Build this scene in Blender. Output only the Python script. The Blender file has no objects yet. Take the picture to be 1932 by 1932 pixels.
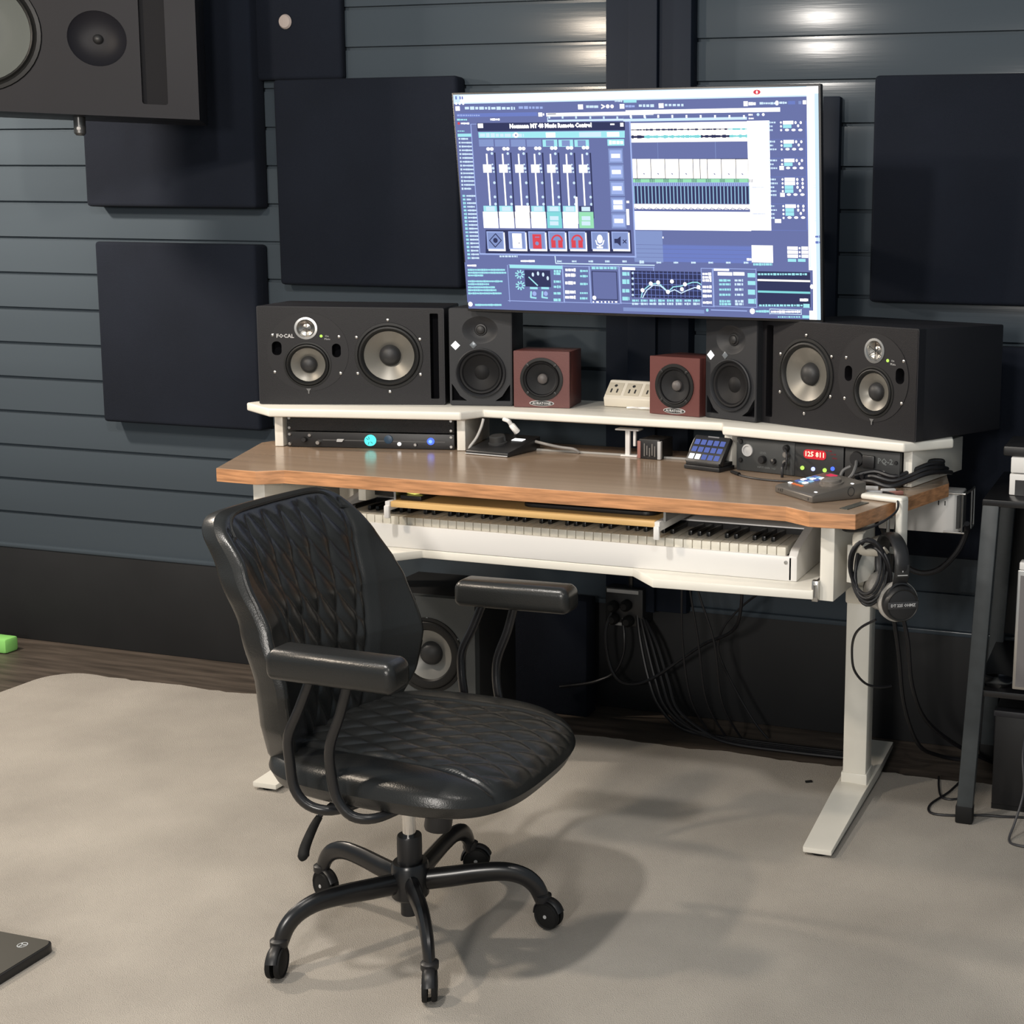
import bpy, bmesh, math, random
from mathutils import Matrix, Vector
random.seed(7)
S = bpy.context.scene
COL = S.collection
R = math.radians
# ------------------------------------------------------------------ camera
cam = bpy.data.cameras.new('camera'); co = bpy.data.objects.new('camera', cam); COL.objects.link(co)
F_PX, PPX, PPY = 2527.0, 1485.4, 827.7            # focal length and optical centre of the cropped photograph
PITCH, ROLL, YAW = R(7.956), R(1.0854), R(15.5)
cp, sp, cr, sr = math.cos(PITCH), math.sin(PITCH), math.cos(ROLL), math.sin(ROLL)
f_ = Vector((0, cp, -sp)); u_ = Vector((0, sp, cp)); r_ = Vector((1, 0, 0))
rr, uu = r_ * cr + u_ * sr, u_ * cr - r_ * sr
mz = Matrix.Rotation(YAW, 3, 'Z')
rr, uu, f_ = mz @ rr, mz @ uu, mz @ f_
m = Matrix((rr, uu, -f_)).transposed().to_4x4()
m.translation = (0, 0, 1.5)
co.matrix_world = m
cam.sensor_width = 36; cam.sensor_fit = 'HORIZONTAL'
cam.lens = F_PX / 1932 * 36
cam.shift_x = (966 - PPX) / 1932
cam.shift_y = (PPY - 966) / 1932
cam.clip_start = 0.05
S.camera = co
# ------------------------------------------------------------------ light
w = bpy.data.worlds.new('world'); S.world = w; w.use_nodes = True
w.node_tree.nodes['Background'].inputs[0].default_value = (0.80, 0.92, 1.0, 1)
w.node_tree.nodes['Background'].inputs[1].default_value = 0.30
def lamp(x, y, z, p, col, r=0.07):
    l = bpy.data.lights.new('ceiling_and_fill_lamp', 'POINT'); l.energy = p; l.color = col; l.shadow_soft_size = r
    o = bpy.data.objects.new('ceiling_and_fill_lamp', l); o.location = (x, y, z); COL.objects.link(o)
lamp(-1.66, 1.47, 2.60, 112, (1, .94, .87))
lamp(-4.20, 2.75, 2.30, 205, (1, .87, .73))
lamp(-2.98, 1.05, 2.62, 132, (1, .85, .68))
lamp(-0.1, 0.8, 2.62, 45, (1, .93, .86))
lamp(-0.7, -2.3, 1.95, 380, (1, .94, .87), .3)  # broad front fill added low behind the camera to light the desk legs
S.view_settings.view_transform = 'Standard'
S.view_settings.look = 'None'
S.view_settings.exposure = 0.0
S.view_settings.gamma = 1.0
S.view_settings.use_curve_mapping = False

# ------------------------------------------------------------------ materials
def lin(c):
    c = c / 255.0
    return c / 12.92 if c <= 0.04045 else ((c + 0.055) / 1.055) ** 2.4
def rgb(r, g, b): return (lin(r), lin(g), lin(b), 1)
def mat(name, col, rough=.5, metal=0, spec=.5, var=0, vscale=8, bump=0, bscale=200, stretch=None, emit=None, estr=1, coat=0, detail=3):
    """principled surface; var mixes a darker/lighter copy by noise, bump adds a fine grain"""
    M = bpy.data.materials.new(name); M.use_nodes = True
    nt = M.node_tree; b = nt.nodes['Principled BSDF']
    b.inputs['Base Color'].default_value = col
    b.inputs['Roughness'].default_value = rough
    b.inputs['Metallic'].default_value = metal
    b.inputs['Specular IOR Level'].default_value = spec
    if coat: b.inputs['Coat Weight'].default_value = coat; b.inputs['Coat Roughness'].default_value = .12
    if emit: b.inputs['Emission Color'].default_value = emit; b.inputs['Emission Strength'].default_value = estr
    if var or bump:
        tc = nt.nodes.new('ShaderNodeTexCoord'); mp = nt.nodes.new('ShaderNodeMapping')
        nt.links.new(tc.outputs['Object'], mp.inputs[0])
        if stretch: mp.inputs['Scale'].default_value = stretch
    if var:
        n = nt.nodes.new('ShaderNodeTexNoise'); n.inputs['Scale'].default_value = vscale; n.inputs['Detail'].default_value = detail
        nt.links.new(mp.outputs[0], n.inputs['Vector'])
        rp = nt.nodes.new('ShaderNodeValToRGB')
        rp.color_ramp.elements[0].position = .3; rp.color_ramp.elements[1].position = .7
        rp.color_ramp.elements[0].color = tuple(c * (1 - var) for c in col[:3]) + (1,)
        rp.color_ramp.elements[1].color = tuple(min(1, c * (1 + var)) for c in col[:3]) + (1,)
        nt.links.new(n.outputs['Fac'], rp.inputs[0]); nt.links.new(rp.outputs[0], b.inputs['Base Color'])
    if bump:
        n2 = nt.nodes.new('ShaderNodeTexNoise'); n2.inputs['Scale'].default_value = bscale; n2.inputs['Detail'].default_value = 2
        nt.links.new(mp.outputs[0], n2.inputs['Vector'])
        bp = nt.nodes.new('ShaderNodeBump'); bp.inputs['Strength'].default_value = bump; bp.inputs['Distance'].default_value = .003
        nt.links.new(n2.outputs['Fac'], bp.inputs['Height']); nt.links.new(bp.outputs[0], b.inputs['Normal'])
    return M
def glow(name, col, s=1.0):
    M = bpy.data.materials.new(name); M.use_nodes = True
    nt = M.node_tree; nt.nodes.clear()
    e = nt.nodes.new('ShaderNodeEmission'); o = nt.nodes.new('ShaderNodeOutputMaterial')
    e.inputs[0].default_value = col; e.inputs[1].default_value = s
    nt.links.new(e.outputs[0], o.inputs[0])
    return M
SIDING = mat('painted_siding', (.050, .0635, .077, 1), .16, spec=.13, var=.05, vscale=2, bump=.03, bscale=60, stretch=(.1, 1, 2))
PLINTH = mat('black_paint', (.015, .0155, .0165, 1), .6, spec=.25, var=.15, vscale=3)
NAVY = mat('dark_paint', (.008, .012, .021, 1), .55, spec=.12, var=.1, vscale=3)
FLOORM = mat('dark_wood', (.075, .060, .048, 1), .45, var=.45, vscale=6, stretch=(.6, 6, 1), bump=.2, bscale=40)
FABRIC = mat('black_fabric', (.008, .0108, .0185, 1), .95, spec=.2, var=.2, vscale=2, bump=.6, bscale=900)
LEATHER = mat('black_leather', (.015, .0155, .0150, 1), .29, spec=.5, var=.12, vscale=5, bump=.12, bscale=350)
BMETAL = mat('black_metal', (.008, .008, .009, 1), .28, spec=.6)
BPLAST = mat('black_plastic', (.012, .012, .013, 1), .42, spec=.5)
RUBBER = mat('rubber', (.006, .006, .006, 1), .7, spec=.3)
CABLE = mat('cable_black', (.008, .008, .010, 1), .45)
CABLEW = mat('cable_white', (.45, .44, .42, 1), .5)
CHROME = mat('chrome', (.75, .74, .72, 1), .12, metal=1)
STEEL = mat('steel', (.55, .54, .52, 1), .3, metal=1)
WHITE = mat('white_paint', (.78, .755, .68, 1), .35, var=.03, vscale=10)
WHITE2 = mat('white_satin', (.74, .73, .71, 1), .3)
CREAM = mat('cream_plastic', (.72, .67, .57, 1), .4)
TOPM = mat('wood_laminate', (.30, .215, .15, 1), .20, spec=.5, var=.08, vscale=3, stretch=(.5, 12, 1), detail=5)
EDGEM = mat('wood_edge', (.48, .235, .11, 1), .4, var=.35, vscale=30, stretch=(.35, 1, 5), detail=5)
LIGHTWOOD = mat('light_wood', (.66, .42, .17, 1), .4, var=.15, vscale=12, stretch=(.3, 1, 5))
MONITOR = mat('speaker_black', (.0095, .009, .0105, 1), .45, spec=.3, bump=.15, bscale=500)
MONSIDE = mat('speaker_side', (.009, .009, .012, 1), .5, spec=.4)
KHM = mat('speaker_charcoal', (.019, .020, .023, 1), .5, spec=.35, bump=.1, bscale=600)
CONEG = mat('grey_cone', (.15, .143, .125, 1), .36, metal=.35, spec=.5)
CONEB = mat('black_cone', (.008, .008, .009, 1), .55, spec=.2)
SURR = mat('rubber_surround', (.009, .009, .009, 1), .45, spec=.3)
DUST = mat('dust_cap', (.018, .018, .019, 1), .5)
HOLE = mat('port_dark', (.002, .002, .003, 1), .9, spec=.1)
RED = mat('oxblood_laminate', (.115, .036, .032, 1), .42, var=.08, vscale=6, bump=.08, bscale=300)
DARKG = mat('dark_grey_metal', (.125, .112, .098, 1), .38, metal=.3)
RACKF = mat('rack_panel', (.020, .021, .022, 1), .5)
RACKG = mat('rack_panel_grey', (.040, .043, .044, 1), .5, var=.1, vscale=20)
LETTER = mat('pale_lettering', (.45, .45, .45, 1), .5)
LETTERB = mat('black_lettering', (.02, .02, .02, 1), .5)
EARPAD = mat('grey_velour', (.36, .34, .31, 1), .95, spec=.1, bump=.5, bscale=700, var=.15, vscale=60)
GREEN = mat('green_plastic', (.25, .62, .16, 1), .5)
KEYW = mat('key_white', (.72, .69, .60, 1), .3)
KEYB = mat('key_black', (.010, .010, .010, 1), .3)
GREYP = mat('grey_panel', (.15, .14, .14, 1), .5, var=.05, vscale=3)
LEGG = mat('grey_powder_metal', (.045, .052, .056, 1), .5, var=.12, vscale=30)
G_TEAL = glow('teal_lamp', (.10, .75, .72, 1), 1.5)
G_BLUE = glow('blue_lamp', (.08, .16, .95, 1), 1.6)
G_WHITE = glow('white_lamp', (1, 1, 1, 1), 1.6)
G_LIME = glow('green_lamp', (.62, 1, .16, 1), 1.1)
G_RED = glow('red_digits', (1, .05, .04, 1), 1.6)
G_PINK = glow('pale_red_digits', (1, .72, .5, 1), 1.7)
G_YEL = glow('yellow_lamp', (1, .9, .2, 1), 1.2)
G_PAD = glow('pad_lamp', (.16, .22, .62, 1), .75)
G_ORANGE = glow('orange_pad', (.85, .22, .08, 1), .9)

# ------------------------------------------------------------------ mesh builder
class MB:
    def __init__(s): s.bm = bmesh.new(); s.mi = 0
    def _done(s, faces):
        for f in faces: f.material_index = s.mi; f.smooth = True
    def box(s, x0, x1, y0, y1, z0, z1, b=0, M=None, seg=2):
        n0 = set(s.bm.faces)
        r = bmesh.ops.create_cube(s.bm, size=1)['verts']
        for v in r: v.co = Vector((x0 + (v.co.x + .5) * (x1 - x0), y0 + (v.co.y + .5) * (y1 - y0), z0 + (v.co.z + .5) * (z1 - z0)))
        if b:
            es = list({e for v in r for e in v.link_edges})
            bmesh.ops.bevel(s.bm, geom=es, offset=b, segments=seg, profile=.5, affect='EDGES')
        nf = [f for f in s.bm.faces if f not in n0]
        if M is not None: bmesh.ops.transform(s.bm, matrix=M, verts=list({v for f in nf for v in f.verts}))
        s._done(nf); return s
    def prism(s, poly, z0, z1, b=0, M=None, seg=2):
        n0 = set(s.bm.faces)
        vs = [s.bm.verts.new((x, y, z0)) for x, y in poly]; f = s.bm.faces.new(vs)
        e = bmesh.ops.extrude_face_region(s.bm, geom=[f])
        tv = [g for g in e['geom'] if isinstance(g, bmesh.types.BMVert)]
        for v in tv: v.co.z = z1
        nf = [f for f in s.bm.faces if f not in n0]
        bmesh.ops.recalc_face_normals(s.bm, faces=nf)
        if b:
            es = list({e for f in nf for e in f.edges})
            bmesh.ops.bevel(s.bm, geom=es, offset=b, segments=seg, profile=.5, affect='EDGES')
            nf = [f for f in s.bm.faces if f not in n0]
        if M is not None: bmesh.ops.transform(s.bm, matrix=M, verts=list({v for f in nf for v in f.verts}))
        s._done(nf); return s
    def tube(s, pts, r, seg=10, smooth=3, flat=(1, 1), cap=True):
        pts = [Vector(p) for p in pts]
        rs = r if isinstance(r, (list, tuple)) else [r] * len(pts)
        if smooth and len(pts) > 2:
            q, qr = [], []
            for i in range(len(pts) - 1):
                p0, p1, p2, p3 = pts[max(i - 1, 0)], pts[i], pts[i + 1], pts[min(i + 2, len(pts) - 1)]
                for k in range(smooth):
                    t = k / smooth
                    q.append(.5 * ((2 * p1) + (p2 - p0) * t + (2 * p0 - 5 * p1 + 4 * p2 - p3) * t * t + (3 * p1 - p0 - 3 * p2 + p3) * t ** 3))
                    qr.append(rs[i] * (1 - t) + rs[i + 1] * t)
            q.append(pts[-1]); qr.append(rs[-1]); pts, rs = q, qr
        rings = []; up = None
        for i, p in enumerate(pts):
            d = (pts[min(i + 1, len(pts) - 1)] - pts[max(i - 1, 0)])
            if d.length < 1e-9: d = Vector((0, 0, 1))
            d.normalize()
            if up is None:
                up = Vector((0, 0, 1)) if abs(d.z) < .9 else Vector((0, 1, 0))
            a = d.cross(up).normalized(); up = a.cross(d).normalized()
            rings.append([s.bm.verts.new(p + (a * math.cos(t) * flat[0] + up * math.sin(t) * flat[1]) * rs[i]) for t in [2 * math.pi * k / seg for k in range(seg)]])
        nf = []
        for A, B in zip(rings, rings[1:]):
            for k in range(seg): nf.append(s.bm.faces.new((A[k], A[(k + 1) % seg], B[(k + 1) % seg], B[k])))
        if cap:
            nf.append(s.bm.faces.new(rings[0])); nf.append(s.bm.faces.new(rings[-1]))
        bmesh.ops.recalc_face_normals(s.bm, faces=nf)
        s._done(nf); return s
    def lathe(s, prof, M=None, seg=36, sx=1, sy=1):
        rings = []
        for r, z in prof:
            if r < 1e-6: rings.append([s.bm.verts.new((0, 0, z))])
            else: rings.append([s.bm.verts.new((r * sx * math.cos(t), r * sy * math.sin(t), z)) for t in [2 * math.pi * k / seg for k in range(seg)]])
        nf = []
        for A, B in zip(rings, rings[1:]):
            for k in range(seg):
                a, b = A[k % len(A)], A[(k + 1) % len(A)]; c, d = B[(k + 1) % len(B)], B[k % len(B)]
                if len(A) == 1 and len(B) == 1: continue
                if len(A) == 1: nf.append(s.bm.faces.new((a, c, d)))
                elif len(B) == 1: nf.append(s.bm.faces.new((a, b, c)))
                else: nf.append(s.bm.faces.new((a, b, c, d)))
        bmesh.ops.recalc_face_normals(s.bm, faces=nf)
        if M is not None: bmesh.ops.transform(s.bm, matrix=M, verts=list({v for f in nf for v in f.verts}))
        s._done(nf); return s
    def grid(s, fn, nu, nv, closed_u=False):
        V = [[s.bm.verts.new(fn(i / nu, j / nv)) for i in range(nu + (0 if closed_u else 1))] for j in range(nv + 1)]
        nf = []
        n = len(V[0])
        for j in range(nv):
            for i in range(n if closed_u else n - 1):
                nf.append(s.bm.faces.new((V[j][i], V[j][(i + 1) % n], V[j + 1][(i + 1) % n], V[j + 1][i])))
        s._done(nf); return s
    def plate(s, outer, holes, y, depth, M=None):
        """flat front plate in the xz plane at y with holes whose walls run back by depth"""
        es, nf = [], []
        def loop(pts):
            vs = [s.bm.verts.new((x, y, z)) for x, z in pts]
            L = [s.bm.edges.new((vs[i], vs[(i + 1) % len(vs)])) for i in range(len(vs))]
            return vs, L
        vo, L = loop(outer); es += L; allv = list(vo)
        hl = []
        for h in holes:
            vs, L = loop(h); es += L; hl.append(vs); allv += vs
        r = bmesh.ops.triangle_fill(s.bm, use_beauty=True, use_dissolve=False, edges=es)
        nf = [g for g in r['geom'] if isinstance(g, bmesh.types.BMFace)]
        for f in nf:
            f.normal_update()
            if f.normal.y > 0: f.normal_flip()
        for vs in hl + [vo]:
            bk = [s.bm.verts.new(v.co + Vector((0, depth, 0))) for v in vs]; allv += bk
            for i in range(len(vs)):
                j = (i + 1) % len(vs); nf.append(s.bm.faces.new((vs[i], vs[j], bk[j], bk[i])))
        if M is not None: bmesh.ops.transform(s.bm, matrix=M, verts=allv)
        s._done(nf); return s
    def text(s, body, size, M, depth=0, align='CENTER', spacing=1.0, bold=0):
        c = bpy.data.curves.new('t', 'FONT'); c.body = body; c.size = size; c.align_x = align; c.align_y = 'CENTER'
        c.resolution_u = 1; c.extrude = depth; c.space_character = spacing; c.offset = bold
        o = bpy.data.objects.new('t', c); COL.objects.link(o)
        me = bpy.data.meshes.new_from_object(o)
        bpy.data.objects.remove(o); bpy.data.curves.remove(c)
        n0 = set(s.bm.faces)
        me.transform(M); s.bm.from_mesh(me); bpy.data.meshes.remove(me)
        s._done([f for f in s.bm.faces if f not in n0]); return s
    def build(s, name, mats, parent=None, loc=None, rotz=0, sharp=35):
        me = bpy.data.meshes.new(name); s.bm.to_mesh(me); s.bm.free()
        for mm in (mats if isinstance(mats, (list, tuple)) else [mats]): me.materials.append(mm)
        me.set_sharp_from_angle(angle=R(sharp))
        o = bpy.data.objects.new(name, me); COL.objects.link(o)
        if parent: o.parent = parent
        if loc: o.location = loc
        if rotz: o.rotation_euler[2] = rotz
        return o
def thing(name, label, cat, loc=(0, 0, 0), rotz=0, group=None):
    o = bpy.data.objects.new(name, None); COL.objects.link(o); o.location = loc; o.rotation_euler = (0, 0, rotz)
    o.empty_display_size = .05
    return tag(o, label, cat, group)
def tag(o, label, cat, group=None):
    o['label'] = label; o['category'] = cat
    if group: o['group'] = group
    return o
def struct(o): o['kind'] = 'structure'; return o
def circ(cx, cz, r, n=40, rz=None): return [(cx + r * math.cos(2 * math.pi * k / n), cz + (rz or r) * math.sin(2 * math.pi * k / n)) for k in range(n)]
def rrect(cx, cz, w, h, r, n=5):
    out = []
    for qx, qz, a0 in ((1, 1, 0), (-1, 1, 90), (-1, -1, 180), (1, -1, 270)):
        for k in range(n + 1):
            a = R(a0 + 90 * k / n); out.append((cx + qx * (w / 2 - r) + r * math.cos(a), cz + qz * (h / 2 - r) + r * math.sin(a)))
    return out
def FR(x, z, y=0): return Matrix.Translation((x, y, z)) @ Matrix.Rotation(R(90), 4, 'X')     # local z comes out of the front (-y)
def UP(x, y, z): return Matrix.Translation((x, y, z))
# ------------------------------------------------------------------ room
WY = 3.96
m_ = MB()
prof = [(WY, .36)]
k = 0
while .357 + .1268 * k < 2.75:
    z = .357 + .1268 * k
    if k: prof += [(WY, z - .008), (WY + .012, z - .0065), (WY + .012, z + .0025), (WY, z + .004)]
    zb = z + .1268
    for q in range(1, 12): prof.append((WY - .0011 * (1 - (q / 6 - 1) ** 2), z + .003 + (.1268 - .008) * q / 12))
    k += 1
prof.append((WY, 2.8))
rows = [[m_.bm.verts.new((x, y, z)) for x in (-6.5, 2.8)] for y, z in prof]
m_._done([m_.bm.faces.new((a[0], a[1], b[1], b[0])) for a, b in zip(rows, rows[1:])])
struct(m_.build('wall_back', SIDING, sharp=20))
struct(MB().box(-6.5, 2.8, WY - .012, WY + .05, 0, .352, .003).build('baseboard_back', PLINTH))
struct(MB().box(-6.5, 2.8, WY - .016, WY + .02, .350, .366, .004).build('trim_1', SIDING))
m_ = MB(); m_.box(-1.682, -1.405, WY - .055, WY + .03, .352, 2.8, .004); m_.box(-1.60, -1.507, WY - .075, WY - .054, .352, 2.8, .003)
struct(m_.build('trim_2', NAVY))
struct(MB().box(-1.000, -.948, WY - .03, WY + .02, 1.30, 1.955, .003).build('dark_strip', NAVY))  # narrow dark strip added on the wall right of the screen
struct(MB().box(-6.5, 2.8, -2.5, WY + .03, -.05, 0).build('floor', FLOORM))
# rug with a wavering back edge and a rounded corner
nt_ = mat('rug_pile', (.395, .365, .325, 1), .95, spec=.1, var=.15, vscale=2.6, bump=1, bscale=420, detail=14)
out = []
x0, x1, y0, y1 = -3.62, .9, -.8, 3.655
for i in range(140): out.append((x1 - (x1 - x0 - .12) * i / 140, y1 + random.uniform(-.006, .006) + .006 * math.sin(i * .5)))
for i in range(12):
    a = R(90 + 90 * i / 11); out.append((x0 + .12 + .12 * math.cos(a), y1 - .12 + .12 * math.sin(a)))
for i in range(1, 60): out.append((x0 + random.uniform(-.004, .004), y1 - .12 - (y1 - .12 - y0) * i / 60))
out += [(x0, y0), (x1, y0)]
tag(MB().prism(out, 0.0005, .012).build('rug', nt_), 'large beige-grey shaggy rug under the swivel chair and desk', 'rug')

# acoustic panels on the wall
def panel(x0, x1, z0, z1, d, label, tilt=0):
    t = thing('acoustic_panel', label, 'acoustic panel', ((x0 + x1) / 2, WY, z0), 0, 'black fabric acoustic panels')
    hw = (x1 - x0) / 2; h = z1 - z0
    MB().box(-hw, hw, -d, 0.0, 0, h, .012, seg=3).build('fabric_cover', FABRIC, t)
    MB().box(-hw * .3, hw * .3, -.01, .008, h * .35, h * .6).build('mount', PLINTH, t)
    t.rotation_euler = (0, tilt, 0)
    return t
panel(-3.62, -2.935, 1.61, 2.31, .075, 'square black acoustic panel behind the high wall speaker, above another panel')
panel(-3.595, -2.945, .858, 1.49, .075, 'square black acoustic panel left of the desk, below the high wall speaker')
panel(-2.86, -2.185, 1.36, 2.03, .06, 'square black acoustic panel partly behind the left edge of the screen', R(-.3))
panel(-.84, -.155, 1.357, 2.01, .06, 'square black acoustic panel high on the wall right of the screen')
panel(-.86, -.17, .60, 1.238, .06, 'black acoustic panel low on the wall behind the right end of the desk')
panel(-2.945, -2.62, 2.03, 2.75, .035, 'narrow dark wall panel with a small round pale disc, at the top edge')
t = MB().lathe([(0, 0), (.022, 0), (.024, .004), (.02, .010), (0, .012)], FR(0, 0)).build('round_disc', mat('pale_disc', (.35, .30, .28, 1), .5), None, (-2.822, WY - .035, 2.215))
tag(t, 'small round pale disc stuck on the narrow dark wall panel', 'disc')

# ------------------------------------------------------------------ big wall speaker, upper left
e_yaw = R(33)
t = thing('wall_monitor_speaker', 'huge black loudspeaker mounted high on the wall, cut off by the upper left corner', 'speaker', (-2.893, 3.58, 1.868), e_yaw)
Wd, Hh, Dd = .86, .50, .24
m_ = MB(); m_.box(-Wd, 0, .02, Dd, 0, Hh, .006)
m_.build('cabinet', MONSIDE, t)
WX, WZ, HX, HZ = -.600, .230, -.275, .226
bf = MB(); holes = [circ(WX, WZ, .160, 48), circ(HX, HZ, .080, 40), rrect(-.123, .26, .072, .44, .008)]
bf.plate([(-Wd, 0), (0, 0), (0, Hh), (-Wd, Hh)], holes, 0, .021)
GB = mat('gloss_black', (.012, .012, .0155, 1), .45, var=.15, vscale=2, spec=.12)
bf.build('baffle', GB, t)
wf = MB().lathe([(.178, 0), (.176, .006), (.166, .008), (.158, .002)], FR(WX, WZ), 48).build('woofer', SURR, t)
MB().lathe([(.159, .002), (.154, .009), (.150, .004), (.147, .0)], FR(WX, WZ), 48).build('surround', SURR, wf)
MB().lathe([(.148, 0), (.10, -.012), (.06, -.015), (.04, -.008), (0, 0)], FR(WX, WZ), 48).build('cone', mat('pale_cone', (.075, .085, .08, 1), .55, spec=.3), wf)
hn = MB().lathe([(.081, .001), (.076, -.004), (.05, -.016), (.024, -.019), (.015, -.019)], FR(HX, HZ), 40).build('tweeter', GB, t)
MB().lathe([(.015, -.019), (.012, -.010), (.006, -.005), (0, -.004)], FR(HX, HZ), 24).build('dome', DUST, hn)
MB().box(-.163, -.083, .018, .02, .03, .49).build('port', mat('port_grey', (.009, .009, .011, 1), .6, spec=.1), t)
m_ = MB(); m_.box(-.55, -.38, Dd - .002, .50, .14, .30, .004); m_.build('wall_bracket', BMETAL, t)
m_ = MB(); m_.tube([(-.352, .10, .03), (-.352, .10, -.048)], .017, 14); m_.lathe([(0, -.056), (.011, -.055), (.017, -.048)], UP(-.352, .10, 0), 14)
m_.build('bracket_foot', mat('gunmetal', (.10, .10, .10, 1), .3, metal=.6), t)
MB().lathe([(0, .002), (.005, .001), (.006, 0)], FR(-.352, -.035, .082), 12).build('indicator', LETTER, t)

# small things at the far left
t = MB().box(-.09, .09, -.03, .03, 0, .055, .01).build('storage_box', GREEN, None, (-4.06, 3.80, 0))
tag(t, 'bright green small box on the bare floor at the left edge', 'box')
# flat black device on the rug, lower left
t = thing('tablet_computer', 'flat black slab with a round pale emblem lying on the rug, lower left', 'tablet', (-2.172, 2.142, .012), 0)
MB().prism([(-.42 + 0, -.30), (-.0, -.30)] + [(-.02 + .02 * math.cos(R(a)), -.02 + .02 * math.sin(R(a))) for a in (0, 22, 45, 67, 90)] + [(-.42, 0)], 0, .020, .003).build('body', BPLAST, t)
MB().prism([(-.415, -.295), (-.004, -.295)] + [(-.022 + .018 * math.cos(R(a)), -.022 + .018 * math.sin(R(a))) for a in (0, 22, 45, 67, 90)] + [(-.415, -.004)], .0201, .0212).build('lid', mat('dark_olive_sheet', (.062, .058, .048, 1), .4), t)
m_ = MB(); m_.lathe([(.0105, 0), (.0105, .0004), (.0088, .0004), (.0088, 0)], UP(-.052, -.035, .0212), 28)
for a in (20, 140, 260): m_.box(-.001, .008, -.0015, .0015, 0, .0004, M=UP(-.052, -.035, .0212) @ Matrix.Rotation(R(a), 4, 'Z'))
m_.build('emblem', mat('pale_emblem', (.45, .48, .5, 1), .4), t)
# ------------------------------------------------------------------ desk with raised shelf
ZD, ZS = .915, 1.033
desk = thing('standing_desk', 'white and walnut-brown studio standing desk with a raised white shelf and sliding trays', 'desk', (-1.49, 3.3, 0))
DX, DY = 1.49, -3.3
def dl(x, y): return (x + DX, y + DY)
poly = [(-2.345, 2.910), (-2.222, 2.905), (-2.168, 2.948), (-.815, 2.940), (-.748, 2.897), (-.642, 2.905), (-.507, 3.400), (-.56, 3.66), (-2.46, 3.66), (-2.53, 3.34)]
m_ = MB(); m_.prism([dl(*p) for p in poly], ZD - .0355, ZD, .0015)
for f in m_.bm.faces:
    n = f.normal
    f.normal_update()
    if abs(f.normal.z) < .5: f.material_index = 1
m_.build('desktop', [TOPM, EDGEM], desk, sharp=12)
# raised shelf
sp_ = [(-2.565, 3.325), (-2.42, 3.228), (-1.895, 3.372), (-1.868, 3.455), (-1.145, 3.455), (-1.118, 3.382), (-.602, 3.258), (-.497, 3.385), (-.56, 3.70), (-.95, 3.80), (-2.08, 3.80), (-2.50, 3.70)]
MB().prism([dl(*p) for p in sp_], ZS - .024, ZS, .005, seg=3).build('raised_shelf', WHITE, desk)
# shelf supports: white boards with rack ears
def board(name, x, y, rz, w, d, z0, z1, mt=WHITE):
    return MB().box(-w / 2, w / 2, 0, d, z0, z1, .0015).build(name, mt, desk, (x + DX, y + DY, 0), rz)
LA, RA = R(15.0), R(-13.5)
board('shelf_support', -2.434, 3.292, LA, .024, .34, ZD + .001, ZS - .0235)
board('shelf_support', -1.918, 3.415, LA, .024, .30, ZD + .001, ZS - .0235)
board('shelf_support', -1.108, 3.400, RA, .024, .30, ZD + .001, ZS - .0235)
board('shelf_support', -.598, 3.298, RA, .024, .34, ZD + .001, ZS - .0235)
# side panels, back apron, drawer rails
board('side_panel', -.718, 2.955, R(-3), .034, .36, .695, ZD - .036)
board('side_panel', -2.252, 2.955, R(3), .034, .36, .695, ZD - .036)
MB().box(-2.2 + DX, -.75 + DX, 3.50 + DY, 3.52 + DY, .80, ZD - .036).build('back_apron', WHITE2, desk)
board('divider', -1.987, 3.02, 0, .022, .30, .835, ZD - .036)
board('bracket_plate', -.665, 2.985, R(-20), .030, .14, .735, ZD - .09)
# keyboard tray
tp = [(-2.215, 2.915), (-1.87, 2.915), (-1.80, 3.0), (-1.22, 3.0), (-1.135, 2.915), (-.745, 2.935), (-.745, 3.36), (-2.215, 3.36)]
MB().prism([dl(*p) for p in tp], .700, .722, .003).build('keyboard_tray', WHITE, desk)
for sx_ in (-.7415, -2.222):
    m_ = MB(); m_.box(-.006, .006, 0, .30, .700, .738, .001); m_.box(-.009, .007, -.004, .012, .694, .744, .002); m_.tube([(0, -.006, .705), (0, -.006, .735)], .004, 8)
    m_.build('drawer_slide', STEEL, desk, (sx_ + DX, 2.945 + DY, 0))
# small wooden pull-out shelf
m_ = MB(); m_.box(-1.862 + DX, -1.146 + DX, 2.955 + DY, 3.25 + DY, .838, .853, .001)
m_.build('pull_out_shelf', LIGHTWOOD, desk)
for x in (-1.872, -1.140):
    m_ = MB(); m_.box(-.007, .007, -.01, .26, .828, .852, .002); m_.box(-.008, .008, -.016, -.006, .808, .842, .004)
    m_.build('shelf_bracket', WHITE2, desk, (x + DX, 2.965 + DY, 0))
for x in (-1.862, -1.128): MB().box(-.003, .003, 0, .25, .85, ZD - .036).build('hanger_rail', STEEL, desk, (x + DX, 2.975 + DY, 0))
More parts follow.
